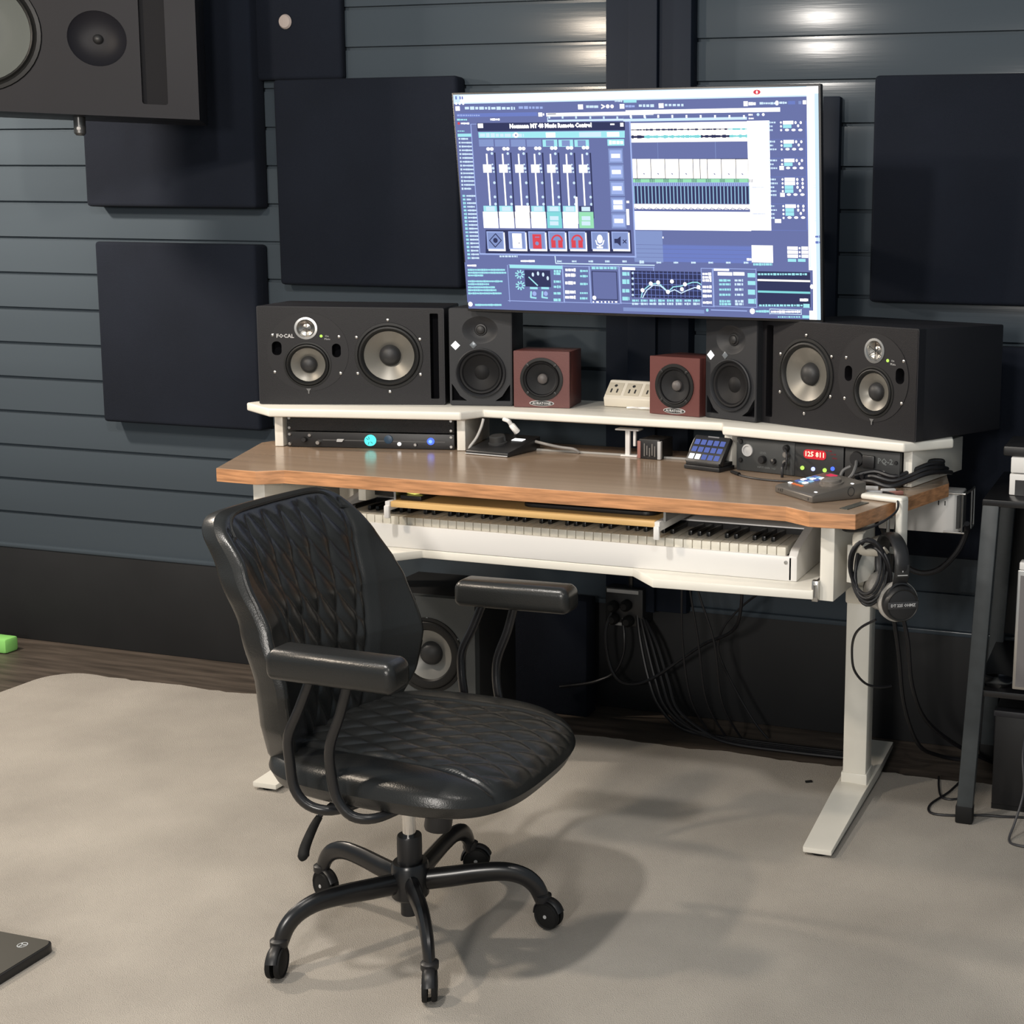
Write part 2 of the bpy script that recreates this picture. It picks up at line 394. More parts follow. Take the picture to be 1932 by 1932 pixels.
# legs
for x, yl in ((-.752, 3.49), (-2.292, 3.415)):
    lg = MB()
    lg.box(-.033, .033, -.022, .052, .032, .60, .004)
    lg.build('leg', WHITE, desk, (x + DX, yl + DY, 0))
    MB().box(-.037, .037, -.027, .057, .555, .605, .006).build('leg_collar', CREAM, desk, (x + DX, yl + DY, 0))
    MB().box(-.027, .027, -.016, .046, .60, ZD - .036, .004).build('inner_leg', CREAM, desk, (x + DX, yl + DY, 0))
    m_ = MB(); m_.box(-.037, .037, -.026, .056, .03, .075, .004); m_.build('leg_socket', WHITE, desk, (x + DX, yl + DY, 0))
    ft = MB()
    P = [(-.037, -.44), (.037, -.44), (.043, -.1), (.046, .10), (.04, .33), (-.04, .33), (-.046, .10), (-.043, -.1)]
    ft.prism(P, .020, .040, .003)
    for v in ft.bm.verts:
        if v.co.z > .03: v.co.z = .034 + .018 * max(0, 1 - abs(v.co.y) / .44)
    ft.build('foot', WHITE, desk, (x + DX, yl + .01 + DY, 0))
    for yy in (-.405, .29): MB().lathe([(0, .011), (.026, .011), (.028, .021), (0, .021)], UP(0, yy, 0), 20).build('foot_pad', RUBBER, desk, (x + DX, yl + .01 + DY, 0))
MB().box(-2.2 + DX, -.79 + DX, 3.48 + DY, 3.52 + DY, .838, ZD - .036).build('crossbar', WHITE2, desk)
# label strip on the desktop
m_ = MB(); m_.box(-.052, .052, -.011, .011, ZD, ZD + .0015, .0003, M=UP(-.668 + DX, 3.005 + DY, 0) @ Matrix.Rotation(R(74), 4, 'Z'))
m_.build('label_strip', mat('label_grey', (.06, .06, .05, 1), .5, var=.8, vscale=300), desk)

# ------------------------------------------------------------------ loudspeakers
def small_screws(root, pts, r=.0042):
    for x, z in pts:
        MB().lathe([(r, 0), (r * .95, .0022), (r * .5, .003), (0, .003)], FR(x, z), 10).build('screw', STEEL, root)
def woofer(root, name, x, z, ro, rc, rcap, cone, n=44, depth=.022, streak=True):
    w_ = MB().lathe([(ro * 1.09, 0), (ro * 1.08, .003), (ro * 1.0, .0035), (ro * .98, .001)], FR(x, z), n).build(name, SURR, root)
    sr = MB().lathe([(ro * .985, .001), (ro * .95, .005), (ro * .9, .006), (rc * 1.06, .003), (rc * 1.0, -.003)], FR(x, z), n).build('surround', SURR, w_)
    MB().lathe([(rc * 1.01, -.003), (rc * .75, -depth * .45), (rcap * 1.0, -depth)], FR(x, z), n).build('cone', cone, w_)
    MB().lathe([(rcap * 1.06, -depth), (rcap * .95, -depth + rcap * .35), (rcap * .6, -depth + rcap * .62), (0, -depth + rcap * .75)], FR(x, z), 28).build('dust_cap', DUST, w_)
    return w_
def studio_monitor(label, loc, rz, mirror, lettered):
    t = thing('studio_monitor', label, 'speaker', loc, rz, 'three-way studio monitors lying on their sides')
    W_, H_, D_ = .525, .283, .385
    def X(x): return (W_ / 2 - x) if mirror else (x - W_ / 2)
    holes = [circ(X(.367), .143, .090), circ(X(.138), .115, .0625), circ(X(.136), .2205, .024, 30), rrect(X(.4965), .1425, .024, .25, .003),
             rrect(X(.0535), .162, .027, .040, .012), rrect(X(.2195), .157, .025, .040, .012)]
    bf = MB(); bf.plate(rrect(0, H_ / 2, W_ - .006, H_ - .006, .004, 3), holes, 0, .028); bf.build('baffle', MONITOR, t)
    m_ = MB(); m_.box(-W_ / 2, W_ / 2, .027, D_, 0, H_, .004)
    m_.plate(rrect(0, H_ / 2, W_, H_, .004, 3), [rrect(0, H_ / 2, W_ - .008, H_ - .008, .004, 3)], .001, .030)
    m_.build('cabinet', MONSIDE, t)
    pl = MB(); pl.plate(circ(X(.140), .152, .1135, 64), [circ(X(.138), .115, .063), circ(X(.136), .2205, .0245, 30), rrect(X(.0535), .162, .027, .040, .012), rrect(X(.2195), .157, .025, .040, .012)], -.0014, .0013)
    pl.build('driver_plate', mat('driver_plate_black', (.013, .0125, .014, 1), .5, spec=.3), t)
    woofer(t, 'woofer', X(.367), .143, .089, .0715, .0295, CONEG)
    woofer(t, 'midrange', X(.138), .115, .0615, .0485, .023, CONEG, 40, .016)
    tw = MB().lathe([(.0330, 0), (.032, .003), (.026, .0035), (.0235, 0), (.0215, -.006)], FR(X(.136), .2205), 32).build('tweeter', STEEL, t)
    MB().lathe([(.0215, -.006), (.012, -.010), (.006, -.008), (0, -.007)], FR(X(.136), .2205), 28).build('dome', mat('beryllium_dome', (.35, .34, .32, 1), .3, metal=1), tw)
    g = MB()
    for q in (30, 90, 150): g.box(-.0215, .0215, -.0006, .0006, -.002, -.0005, M=FR(X(.136), .2205) @ Matrix.Rotation(R(q), 4, 'Z'))
    g.build('grille', BMETAL, tw)
    small_screws(t, [(X(.043), .2), (X(.228), .197), (X(.046), .0935), (X(.230), .091), (X(.366), .247), (X(.277), .196), (X(.456), .192), (X(.278), .091), (X(.456), .089), (X(.368), .038)])
    for hx, hz, hw, hh in ((.4965, .1425, .026, .252), (.0535, .162, .030, .043), (.2195, .157, .028, .043)):
        MB().box(X(hx) - hw / 2, X(hx) + hw / 2, .0262, .0275, hz - hh / 2, hz + hh / 2).build('port', HOLE, t)
    lx = X(.178) if not mirror else X(.136) + .043
    MB().lathe([(.0042, 0), (.0040, .002), (0, .0025)], FR(lx, .1985, -.001), 12).build('indicator_lamp', G_LIME, t)
    m_ = MB(); m_.text('On', .008, FR(lx + .016, .1985, -.0022)); m_.text('Mute', .008, FR(lx + .017, .190, -.0022)); m_.build('lamp_lettering', LETTER, t)
    if lettered:
        m_ = MB(); m_.text('FOCAL', .015, FR(X(.078), .1975, -.0026), .0006, spacing=1.05, bold=.0005); m_.build('nameplate', LETTER, t)
    m_ = MB(); m_.prism([(-.007, .005), (.007, .005), (.002, -.002), (.0015, -.010), (-.0015, -.010), (-.002, -.002)], 0, .0016, M=FR(X(.139), .041, -.0012)); m_.build('emblem', mat('dim_emblem', (.12, .12, .12, 1), .5), t)
    return t
studio_monitor('large black three-way monitor speaker lying on its side, left end of the white shelf', (-2.262, 3.405, ZS + .001), R(23.0), False, True)
studio_monitor('large black three-way monitor speaker lying on its side, right end of the white shelf', (-.812, 3.390, ZS + .001), R(-26.0), True, False)

def near_monitor(label, loc, rz):
    t = thing('nearfield_monitor', label, 'speaker', loc, rz, 'upright charcoal two-way monitors')
    W_, H_, D_ = .182, .285, .22
    def X(x): return x - W_ / 2
    bf = MB()
    tri1 = [(X(.006), .014), (X(.050), .014), (X(.030), .028), (X(.012), .056), (X(.006), .064)]
    tri2 = [(2 * 0 - x, z) for x, z in tri1]
    bf.plate(rrect(0, H_ / 2, W_ - .004, H_ - .004, .006, 4), [circ(0, .0965, .0665), circ(X(.090), .222, .052, 44, .040), tri1, tri2], 0, .020)
    bf.build('baffle', KHM, t)
    m_ = MB(); m_.box(-W_ / 2, W_ / 2, .019, D_, 0, H_, .006)
    m_.plate(rrect(0, H_ / 2, W_, H_, .006, 4), [rrect(0, H_ / 2, W_ - .006, H_ - .006, .006, 4)], .0015, .022)
    m_.build('cabinet', KHM, t)
    wg = MB(); wg.lathe([(1, 0), (.92, -.0015), (.7, -.007), (.45, -.013), (.33, -.014)], FR(X(.090), .222), 44, sx=.052, sy=.040)
    wg.build('waveguide', KHM, t)
    tw = MB().lathe([(.0185, -.0135), (.0165, -.011), (.013, -.0105)], FR(X(.090), .222), 28).build('tweeter', BPLAST, t)
    MB().lathe([(.0135, -.0125), (.011, -.007), (.006, -.0045), (0, -.004)], FR(X(.090), .222), 24).build('dome', DUST, tw)
    w_ = MB().lathe([(.073, 0), (.0725, .006), (.0695, .008), (.0655, .004), (.063, -.002)], FR(0, .0965), 48).build('woofer', KHM, t)
    MB().lathe([(.0635, -.002), (.060, .002), (.055, .001), (.051, -.004)], FR(0, .0965), 48).build('surround', CONEB, w_)
    MB().lathe([(.0512, -.004), (.035, -.013), (.022, -.017), (.015, -.013), (0, -.010)], FR(0, .0965), 40).build('cone', CONEB, w_)
    for tri in (tri1, tri2):
        xs = [p[0] for p in tri]; MB().box(min(xs), max(xs), .0185, .0195, .013, .065).build('port', HOLE, t)
    D_1 = Matrix.Rotation(R(45), 4, 'Z')
    MB().box(-.0095, .0095, -.0095, .0095, 0, .0012, .0006, M=FR(X(.0185), .176) @ D_1).build('lit_emblem', G_WHITE, t)
    m_ = MB(); m_.box(-.0078, .0078, -.0078, .0078, 0, .0012, .0006, M=FR(X(.070), .178) @ D_1); m_.build('emblem', mat('steel_emblem', (.16, .18, .2, 1), .3, metal=.3), t)
    return t
near_monitor('upright charcoal two-way monitor speaker between the left black monitor and left maroon cube', (-1.916, 3.532, ZS + .001), R(18))
near_monitor('upright charcoal two-way monitor speaker between the right maroon cube and right black monitor', (-1.140, 3.514, ZS + .001), R(-21))

def cube_speaker(label, loc, rz):
    t = thing('cube_speaker', label, 'speaker', loc, rz, 'maroon cube speakers')
    W_ = .165
    bf = MB(); bf.plate(rrect(0, W_ / 2, W_ - .002, W_ - .002, .002, 2), [circ(0, .083, .0515, 44)], 0, .02); bf.build('baffle', RED, t)
    MB().box(-W_ / 2, W_ / 2, .018, W_, 0, W_, .002).build('cabinet', RED, t)
    m_ = MB(); m_.plate(rrect(0, W_ / 2, W_, W_, .002, 2), [rrect(0, W_ / 2, W_ - .003, W_ - .003, .002, 2)], .0008, .02); m_.build('edge_band', RED, t)
    w_ = MB().lathe([(.0635, 0), (.063, .003), (.055, .0035), (.0515, .001)], FR(0, .083), 8 * 6).build('driver', SURR, t)
    MB().lathe([(.052, .001), (.050, .004), (.047, .003), (.0445, -.002)], FR(0, .083), 44).build('surround', CONEB, w_)
    MB().lathe([(.0447, -.002), (.03, -.010), (.014, -.018)], FR(0, .083), 44).build('cone', mat('paper_cone', (.016, .0165, .018, 1), .6, spec=.2), w_)
    MB().lathe([(.0155, -.018), (.0145, -.010), (.009, -.005), (0, -.003)], FR(0, .083), 24).build('dust_cap', mat('dust_grey', (.10, .09, .088, 1), .5), w_)
    for a in (45, 135, 225, 315):
        MB().box(-.005, .005, -.0035, .0035, .002, .0050, .001, M=FR(.0575 * math.cos(R(a)), .083 + .0575 * math.sin(R(a))) @ Matrix.Rotation(R(a), 4, 'Z')).build('mounting_clip', BPLAST, t)
    b_ = MB(); b_.lathe([(0, .0014), (.92, .0014), (1, 0)], FR(0, .0125), 36, sx=.0365, sy=.0088); b_.build('badge', LETTER, t)
    m_ = MB(); m_.lathe([(0, .0018), (1, .0018), (1.0, .0012)], FR(0, .0125), 36, sx=.0335, sy=.0068); m_.build('badge_field', LETTERB, t)
    m_ = MB(); m_.text('AURATONE', .0102, FR(0, .0122, -.0021), .0002, bold=.0003); m_.build('badge_lettering', LETTER, t)
    return t
cube_speaker('maroon cube speaker with one black driver beside the left charcoal monitor', (-1.735, 3.560, ZS + .001), R(12.5))
cube_speaker('maroon cube speaker with one black driver right of the cream power outlet bar', (-1.318, 3.548, ZS + .001), R(-11))

# ------------------------------------------------------------------ cream outlet bar on the shelf
t = thing('outlet_bar', 'cream power outlet bar with three sockets and two charging ports on the shelf', 'power strip', (-1.475, 3.665, ZS + .001), R(-2))
m_ = MB(); m_.prism([(0, 0), (.06, 0), (.06, .075), (.045, .075), (-.006, .026)], -.11, .20, .003, M=Matrix(((0, 0, 1, 0), (1, 0, 0, 0), (0, 1, 0, 0), (0, 0, 0, 1))))
m_.build('housing', CREAM, t)
sl = math.atan2(.049, .051); SM = lambda x, u: Matrix.Translation((x, -.006 + u * math.cos(sl), .026 + u * math.sin(sl))) @ Matrix.Rotation(sl, 4, 'X')
for i in range(3):
    x = -.083 + .058 * i
    so = MB().box(-.024, .024, -.024, .024, 0, .0014, .0006, M=SM(x, .036)).build('socket', mat('socket_cream', (.55, .50, .40, 1), .4), t)
    m_ = MB(); m_.box(-.012, -.007, -.012, .003, .0010, .0018, M=SM(x, .033)); m_.box(.007, .012, -.012, .003, .0010, .0018, M=SM(x, .033)); m_.lathe([(0, .0018), (.005, .0018), (.005, .001)], SM(x, .048), 14)
    m_.build('slots', LETTERB, so)
for i in range(2): MB().box(-.006, .006, -.012, .012, 0, .002, .001, M=SM(.105 + .022 * i, .036)).build('charging_port', BPLAST, t)
m_ = MB(); m_.tube([(-.02, -.035, .004), (.0, -.04, .006), (.02, -.032, .004), (.045, -.042, .006), (.06, -.03, .004), (.03, -.025, .005), (.01, -.03, .004)], .003, 8)
o = m_.build('plug_adapter', WHITE2, None, (-1.475, 3.665, ZS + .001)); tag(o, 'small tangle of white plastic clips in front of the cream outlet bar', 'clips')

# ------------------------------------------------------------------ rack units under the shelf
def rack(name, label, cx, cy, rz, W_=.485):
    return thing(name, label, 'audio rack unit', (cx, cy, ZD + .0015), rz)
def knob(root, x, z, r=.007, d=.012, mt=None, name='knob'):
    return MB().lathe([(r, 0), (r * .95, d * .8), (r * .8, d), (0, d)], FR(x, z), 18).build(name, mt or BPLAST, root)
t = rack('rack_vent', 'black perforated rack panel in the upper left bay under the white shelf', -2.176, 3.357, LA)
t.location.z += .047
MB().box(-.241, .241, 0, .012, 0, .0435, .001).build('face_plate', mat('mesh_panel', (.018, .019, .021, 1), .5, bump=1, bscale=500), t)
for x in (-.233, .233):
    for z in (.008, .036): knob(t, x, z, .0045, .004, STEEL, 'screw')
MB().box(-.222, .222, .012, .16, .003, .040).build('chassis', BPLAST, t)
t = rack('rack_interface', 'black rack unit with round teal and blue lit knobs under the left shelf', -2.176, 3.357, LA)
MB().box(-.241, .241, 0, .012, 0, .0435, .001).build('face_plate', BPLAST, t)
MB().box(-.222, .222, .012, .2, .003, .043).build('chassis', BPLAST, t)
knob(t, -.19, .022, .008, .012); knob(t, -.176, .034, .005, .004, STEEL); knob(t, -.150, .014, .0065, .012, STEEL)
MB().box(-.138, .215, -.0012, 0, .0195, .0225).build('stripe', mat('stripe_grey', (.08, .08, .08, 1), .4), t)
m_ = MB(); m_.prism([(-.012, -.004), (.004, -.004), (.010, .004), (-.010, .004)], 0, .006, M=FR(-.085, .021)); m_.build('lever_switch', LETTER, t)
k1 = knob(t, 0.0, .0225, .0165, .010, G_TEAL, 'lit_knob')
m_ = MB()
for a in (100, 140, 250, 320): m_.box(.004, .012, -.0008, .0008, .0101, .0106, M=FR(0, .0225) @ Matrix.Rotation(R(a), 4, 'Z'))
m_.build('knob_markings', mat('deep_teal', (.01, .12, .14, 1), .5), k1)
knob(t, .052, .026, .013, .004, mat('dim_blue', (.02, .05, .09, 1), .4), 'dark_knob')
knob(t, .083, .0135, .0055, .004, G_WHITE, 'white_lamp'); knob(t, .131, .013, .005, .01, STEEL)
kb = knob(t, .174, .023, .0105, .006, G_BLUE, 'lit_button'); knob(t, .174, .023, .006, .0068, glow('pale_blue', (.3, .55, 1, 1), 1.3), 'button_centre')
for x in (-.233, .233):
    for z in (.008, .036): knob(t, x, z, .0045, .004, STEEL, 'screw')
# right bay, three units
t = rack('preamp_module', 'dark grey half-width rack module with a pale round jack, right bay left side', -.995, 3.372, RA)
MB().box(-.089, .089, 0, .012, 0, .088, .001).build('face_plate', RACKG, t)
MB().box(-.08, .08, .012, .18, .003, .085).build('chassis', BPLAST, t)
r_1 = MB().lathe([(.017, 0), (.016, .003), (.012, .003), (.011, 0), (.005, .001), (0, .001)], FR(-.055, .055), 26).build('jack_ring', LETTER, t)
knob(t, -.075, .078, .006, .006); knob(t, -.075, .028, .006, .006)
knob(t, -.006, .035, .011, .014); knob(t, .027, .033, .008, .01); knob(t, .027, .037, .004, .011, STEEL, 'button')
m_ = MB(); m_.text('LEVEL', .008, FR(-.006, .052, -.0006)); m_.text('INPUT GAIN', .007, FR(-.004, .013, -.0006)); m_.text('PAD', .007, FR(.027, .013, -.0006)); m_.build('lettering', mat('dim_lettering', (.14, .15, .15, 1), .5), t)
for z, mt_ in ((.072, BPLAST), (.055, STEEL), (.034, STEEL)): knob(t, .066, z, .009, .012, mt_, 'plug')
c_ = MB(); c_.tube([(.068, -.014, .034), (.070, -.03, .026), (.072, -.035, .006), (.07, -.03, -.004)], .004, 8); c_.tube([(.066, -.014, .072), (.082, -.03, .06), (.08, -.03, .02)], .003, 8); c_.build('patch_cord', CABLE, t)
t = rack('clock_display_unit', 'black rack module with glowing red digits, middle of the right bay', -.838, 3.333, RA)
MB().box(-.071, .071, 0, .012, 0, .088, .001).build('face_plate', RACKF, t)
MB().box(-.065, .065, .012, .18, .003, .085).build('chassis', BPLAST, t)
dsp = MB().prism([(x, z) for x, z in rrect(0, 0, .066, .024, .010, 4)], 0, .0015, M=FR(-.012, .062)).build('display', mat('red_glass', (.25, .01, .015, 1), .3, emit=(1, .03, .05, 1), estr=.45), t)
m_ = MB(); m_.text('125 811', .0185, FR(-.012, .062, -.0019), .0002, bold=.0004); m_.build('digits', G_PINK, dsp)
m_ = MB()
m_.text('AUDIO CLOCK 48k', .006, FR(.012, .075, -.0008)); m_.text('LOCK', .006, FR(.042, .067, -.0008)); m_.text('SYNC', .006, FR(.046, .057, -.0008)); m_.build('red_lettering', glow('dim_red', (.7, .03, .05, 1), .5), t)
for x, mt_ in ((-.048, G_LIME), (-.016, glow('blue_white', (.45, .5, 1, 1), 1.8)), (.018, G_LIME), (.041, G_BLUE)):
    knob(t, x, .024 if mt_ is not G_BLUE else .03, .0055, .004, mt_, 'lamp')
t = rack('power_conditioner', 'dark rack module with a looped grey cord plugged in, right end bay', -.685, 3.296, RA)
MB().box(-.082, .072, 0, .012, 0, .088, .001).build('face_plate', RACKF, t)
MB().box(-.07, .07, .012, .18, .003, .085).build('chassis', BPLAST, t)
m_ = MB(); m_.text('PQ-2', .02, FR(.032, .062, -.0008), bold=.0006); m_.build('lettering', mat('raised_letter', (.13, .14, .14, 1), .4), t)
knob(t, .062, .062, .005, .004, BPLAST, 'screw')
MB().box(.012, .032, -.004, 0, .026, .038, .001).build('socket', LETTER, t)
m_ = MB(); m_.lathe([(.02, 0), (.018, .006), (0, .006)], FR(-.048, .062), 20); m_.box(-.03, .004, -.008, 0, .042, .075, .003); m_.build('plug', BPLAST, t)
m_ = MB(); m_.tube([(-.046, -.006, .056), (-.036, -.03, .048), (-.038, -.045, .028), (-.056, -.048, .012), (-.070, -.045, .02), (-.066, -.038, .036), (-.05, -.03, .046)], .0045, 8); m_.build('cord', mat('grey_cord', (.10, .10, .10, 1), .5), t)
# ------------------------------------------------------------------ big screen
TW, TH = 1.063, .598
tv = thing('television', 'wide bright screen showing faders and tracks, hung above the raised white shelf', 'screen', (-1.402, 3.436, 1.6185))
tv.rotation_euler = (R(5.94), R(-.15), R(-2.7))
MB().box(-TW / 2 - .006, TW / 2 + .006, .002, .022, -TH / 2 - .008, TH / 2 + .006, .003).build('bezel', BPLAST, tv)
MB().box(-.32, .32, .022, .055, -.26, .10, .008).build('rear_housing', BPLAST, tv)
m_ = MB(); m_.box(-.10, .10, .054, .075, -.14, .08, .004); m_.box(-.03, .03, .07, .445, -.07, -.01, .004); m_.build('wall_arm', BMETAL, tv)
# picture: coordinates follow the picture's own layout; SC maps a layout point to the panel
Hm = None
def solve_h(src, dst):
    A = []
    for (x, y), (u, v) in zip(src, dst):
        A.append([x, y, 1, 0, 0, 0, -u * x, -u * y, u]); A.append([0, 0, 0, x, y, 1, -v * x, -v * y, v])
    n = 8
    for i in range(n):
        p = max(range(i, n), key=lambda k: abs(A[k][i])); A[i], A[p] = A[p], A[i]
        A[i] = [a / A[i][i] for a in A[i]]
        for k in range(n):
            if k != i: A[k] = [a - A[k][i] * b for a, b in zip(A[k], A[i])]
    return [r[8] for r in A] + [1]
Hm = solve_h([(850.5, 182), (1551.5, 161.5), (1541, 603), (888.5, 582)], [(0, 0), (1, 0), (1, 1), (0, 1)])
def SC(x, y):
    d = Hm[6] * x + Hm[7] * y + 1
    return ((Hm[0] * x + Hm[1] * y + Hm[2]) / d, (Hm[3] * x + Hm[4] * y + Hm[5]) / d)
def L(x, y): return SC(840 + x / 4.2, 140 + y / 4.2)      # left half of the layout
def Q(x, y): return SC(1180 + x / 4.2, 140 + y / 4.2)     # right half of the layout
cols = ['bg', 'mid', 'dark', 'white', 'pale', 'cyan', 'teal', 'green', 'red', 'blue', 'cream', 'line']
cv = dict(bg=(104, 113, 162), mid=(130, 147, 196), dark=(54, 58, 92), white=(255, 255, 255), pale=(206, 230, 248), cyan=(160, 226, 234), teal=(130, 210, 214),
          green=(150, 218, 178), red=(214, 74, 86), blue=(108, 124, 190), cream=(255, 250, 236), line=(158, 176, 228))
GM = [glow('screen_' + c, rgb(*cv[c]), 1.55 if c in ('white', 'cream') else 1.12) for c in cols]
sb = MB(); lay = [0]
def quad(pts, c):
    lay[0] += 1
    y = -.0002 - .0000025 * lay[0]
    vs = [sb.bm.verts.new((-TW / 2 + u * TW, y, TH / 2 - v * TH)) for u, v in pts]
    f = sb.bm.faces.new(vs); f.material_index = cols.index(c); f.normal_update()
    if f.normal.y > 0: f.normal_flip()
def rc(P, x0, y0, x1, y1, c):
    (a, b), (d, e) = P(x0, y0), P(x1, y1)
    g = P(x1, y0); h = P(x0, y1)
    u0, u1, v0, v1 = (a + h[0]) / 2, (d + g[0]) / 2, (b + g[1]) / 2, (e + h[1]) / 2
    quad([(u0, v0), (u1, v0), (u1, v1), (u0, v1)], c)
def ell(P, x, y, rx, ry, c, n=14):
    u, v = P(x, y); ux = P(x + rx, y)[0] - u; vy = P(x, y + ry)[1] - v
    quad([(u + ux * math.cos(2 * math.pi * k / n), v + vy * math.sin(2 * math.pi * k / n)) for k in range(n)], c)
def seg(P, pts, wd, c):
    for (xa, ya), (xb, yb) in zip(pts, pts[1:]):
        dx, dy = xb - xa, yb - ya; l = math.hypot(dx, dy) or 1; nx, ny = -dy / l * wd / 2, dx / l * wd / 2
        ex, ey = dx / l * wd * .2, dy / l * wd * .2
        quad([P(xa + nx - ex, ya + ny - ey), P(xb + nx + ex, yb + ny + ey), P(xb - nx + ex, yb - ny + ey), P(xa - nx - ex, ya - ny - ey)], c)
def scribble(P, x, y, wd, h, c, gap=3):
    """a run of small marks the size of one line of small type"""
    e = x + wd
    while x < e:
        w_ = random.uniform(h * .5, h * 1.5); hh = h * random.uniform(.7, 1)
        rc(P, x, y - hh / 2, min(x + w_, e), y + hh / 2, c); x += w_ + gap
def stext(P, body, x, y, h, c, align='CENTER'):
    u, v = P(x, y); hh = abs(P(x, y + h)[1] - v) * TH
    lay[0] += 1
    sb.mi = cols.index(c); sb.text(body, hh * 1.35, Matrix.Translation((-TW / 2 + u * TW, -.0002 - .0000025 * lay[0], TH / 2 - v * TH)) @ Matrix.Rotation(R(90), 4, 'X'), 0, align, bold=.0011)
quad([(0, 0), (1, 0), (1, 1), (0, 1)], 'bg')
quad([(0, .0), (1, 0), (1, .042), (0, .042)], 'pale'); quad([(.02, .004), (.99, .004), (.99, .036), (.02, .036)], 'white')
quad([(.9705, 0), (1, 0), (1, 1), (.9705, 1)], 'white'); quad([(.99, .03), (1, .03), (1, 1), (.99, 1)], 'pale')
for x in (62, 95, 112): rc(L, x, 188, x + 12, 214, 'blue')
ell(Q, 1060, 143, 30, 20, 'red'); ell(Q, 1060, 143, 7, 13, 'white')
for y, w_ in ((830, 44), (890, 30), (912, 34), (1150, 30), (1172, 14)): rc(Q, 1492, y, 1492 + w_, y + 5, 'pale')
for y in (1290, 1335): scribble(Q, 1494, y + 10, 36, 20, 'blue', 4)
# top bars
for i in range(3): ell(L, 70 + 28 * i, 248, 9, 10, 'white')
rc(L, 66, 270, 100, 306, 'white')
scribble(L, 140, 284, 400, 26, 'pale', 8); scribble(L, 570, 278, 200, 24, 'line', 8)
rc(L, 1045, 250, 1085, 290, 'white'); scribble(L, 1110, 268, 100, 24, 'pale'); 
seg(L, [(1233, 252), (1258, 266), (1233, 281)], 10, 'white'); ell(L, 1283, 265, 15, 16, 'white'); ell(L, 1318, 265, 14, 15, 'white')
rc(L, 1380, 245, 1417, 283, 'white'); scribble(L, 1340, 222, 60, 16, 'pale'); rc(L, 1410, 212, 1515, 234, 'cyan')
scribble(L, 1425, 263, 75, 22, 'line'); scribble(Q, 105, 258, 130, 24, 'pale', 8); rc(Q, 265, 238, 305, 276, 'white'); scribble(Q, 315, 252, 150, 22, 'pale', 10)
rc(Q, 950, 218, 985, 258, 'white'); scribble(Q, 990, 238, 60, 26, 'white'); scribble(Q, 1080, 234, 130, 20, 'pale'); ell(Q, 1220, 231, 15, 20, 'white'); scribble(Q, 1240, 229, 60, 20, 'pale')
rc(Q, 1310, 214, 1368, 242, 'blue'); rc(Q, 1395, 214, 1418, 240, 'mid'); rc(Q, 1430, 208, 1458, 240, 'white')
# browser column at the left
rc(L, 78, 322, 720, 352, 'blue'); rc(L, 728, 318, 760, 350, 'white'); ell(L, 770, 333, 6, 10, 'white')
scribble(L, 80, 343, 180, 14, 'line', 5); scribble(L, 80, 378, 80, 16, 'cyan'); scribble(L, 345, 375, 75, 18, 'white'); ell(L, 95, 408, 10, 11, 'red'); scribble(L, 112, 408, 66, 16, 'white', 2)
scribble(L, 86, 470, 55, 10, 'cyan', 3); rc(L, 88, 490, 245, 515, 'cyan')
y = 532
for i in range(14):
    x = 96 + i * 2.6; scribble(L, x, y, 14, 18, 'pale'); scribble(L, x + 20, y, random.choice((55, 85, 95)), 15, 'pale', 1); y += 30.5
y = 985
for i in range(18):
    x = 138 + i * 3; scribble(L, x, y, 22, 20, 'cyan', 2); scribble(L, x + 30, y, random.choice((35, 60, 95, 110)), 15, 'pale', 1); y += 28.5
# arrange view
rc(L, 792, 312, 1652, 340, 'white'); rc(L, 800, 325, 870, 332, 'dark'); rc(Q, 0, 282, 1245, 316, 'white')
rc(L, 800, 345, 1652, 384, 'pale'); rc(L, 806, 346, 1652, 368, 'bg'); rc(Q, -20, 340, 975, 378, 'pale'); rc(Q, -20, 336, 975, 356, 'bg')
for x in (810, 916, 1024, 1138, 1246, 1354, 1466, 1578): rc(L, x, 346, x + 14, 366, 'pale')
for x in (34, 145, 255, 368, 482, 596, 712, 828, 945): rc(Q, x, 332, x + 14, 356, 'white')
scribble(Q, 988, 328, 34, 16, 'white'); ell(Q, 1066, 326, 12, 12, 'pale'); ell(Q, 1108, 326, 11, 12, 'white'); scribble(Q, 990, 358, 40, 14, 'white')
rc(Q, 0, 392, 980, 552, 'cream'); rc(Q, 975, 376, 1152, 1252, 'white')
for y0, c in ((455, 'dark'), (512, 'dark')):
    x = 10
    while x < 970:
        w_ = random.uniform(8, 26); h = random.uniform(2, 8) if y0 < 500 else random.uniform(6, 14)
        rc(Q, x, y0 - h - x * .012, min(x + w_, 975), y0 + h - x * .012, 'teal' if (600 > x > 140 and y0 > 500) or x > 820 else c); x += w_ * .8
rc(Q, 15, 550, 976, 692, 'bg'); rc(Q, 255, 552, 720, 690, 'mid'); rc(Q, 258, 552, 716, 690, 'bg')
xs = [20, 88, 200, 312, 424, 536, 592, 650, 762, 878, 978]
rc(Q, 18, 686, 978, 846, 'dark')
for a, b in zip(xs, xs[1:]):
    rc(Q, a + 3, 688, b - 2, 842, 'cream')
    if b - a > 70: seg(Q, [((a + b) / 2 + 6, 812), ((a + b) / 2 - 5, 803), ((a + b) / 2 + 6, 806)], 5, 'bg')
rc(Q, 30, 846, 980, 874, 'green')
for i in range(9):
    for k in range(4): rc(Q, 78 + 112 * i + 11 * k, 847, 82 + 112 * i + 11 * k, 873, 'dark')
rc(Q, 36, 874, 982, 902, 'line')
for i in range(60): rc(Q, 42 + i * 15.6, 876, 47 + i * 15.6, 900, 'bg')
rc(Q, 38, 902, 984, 1044, 'bg')
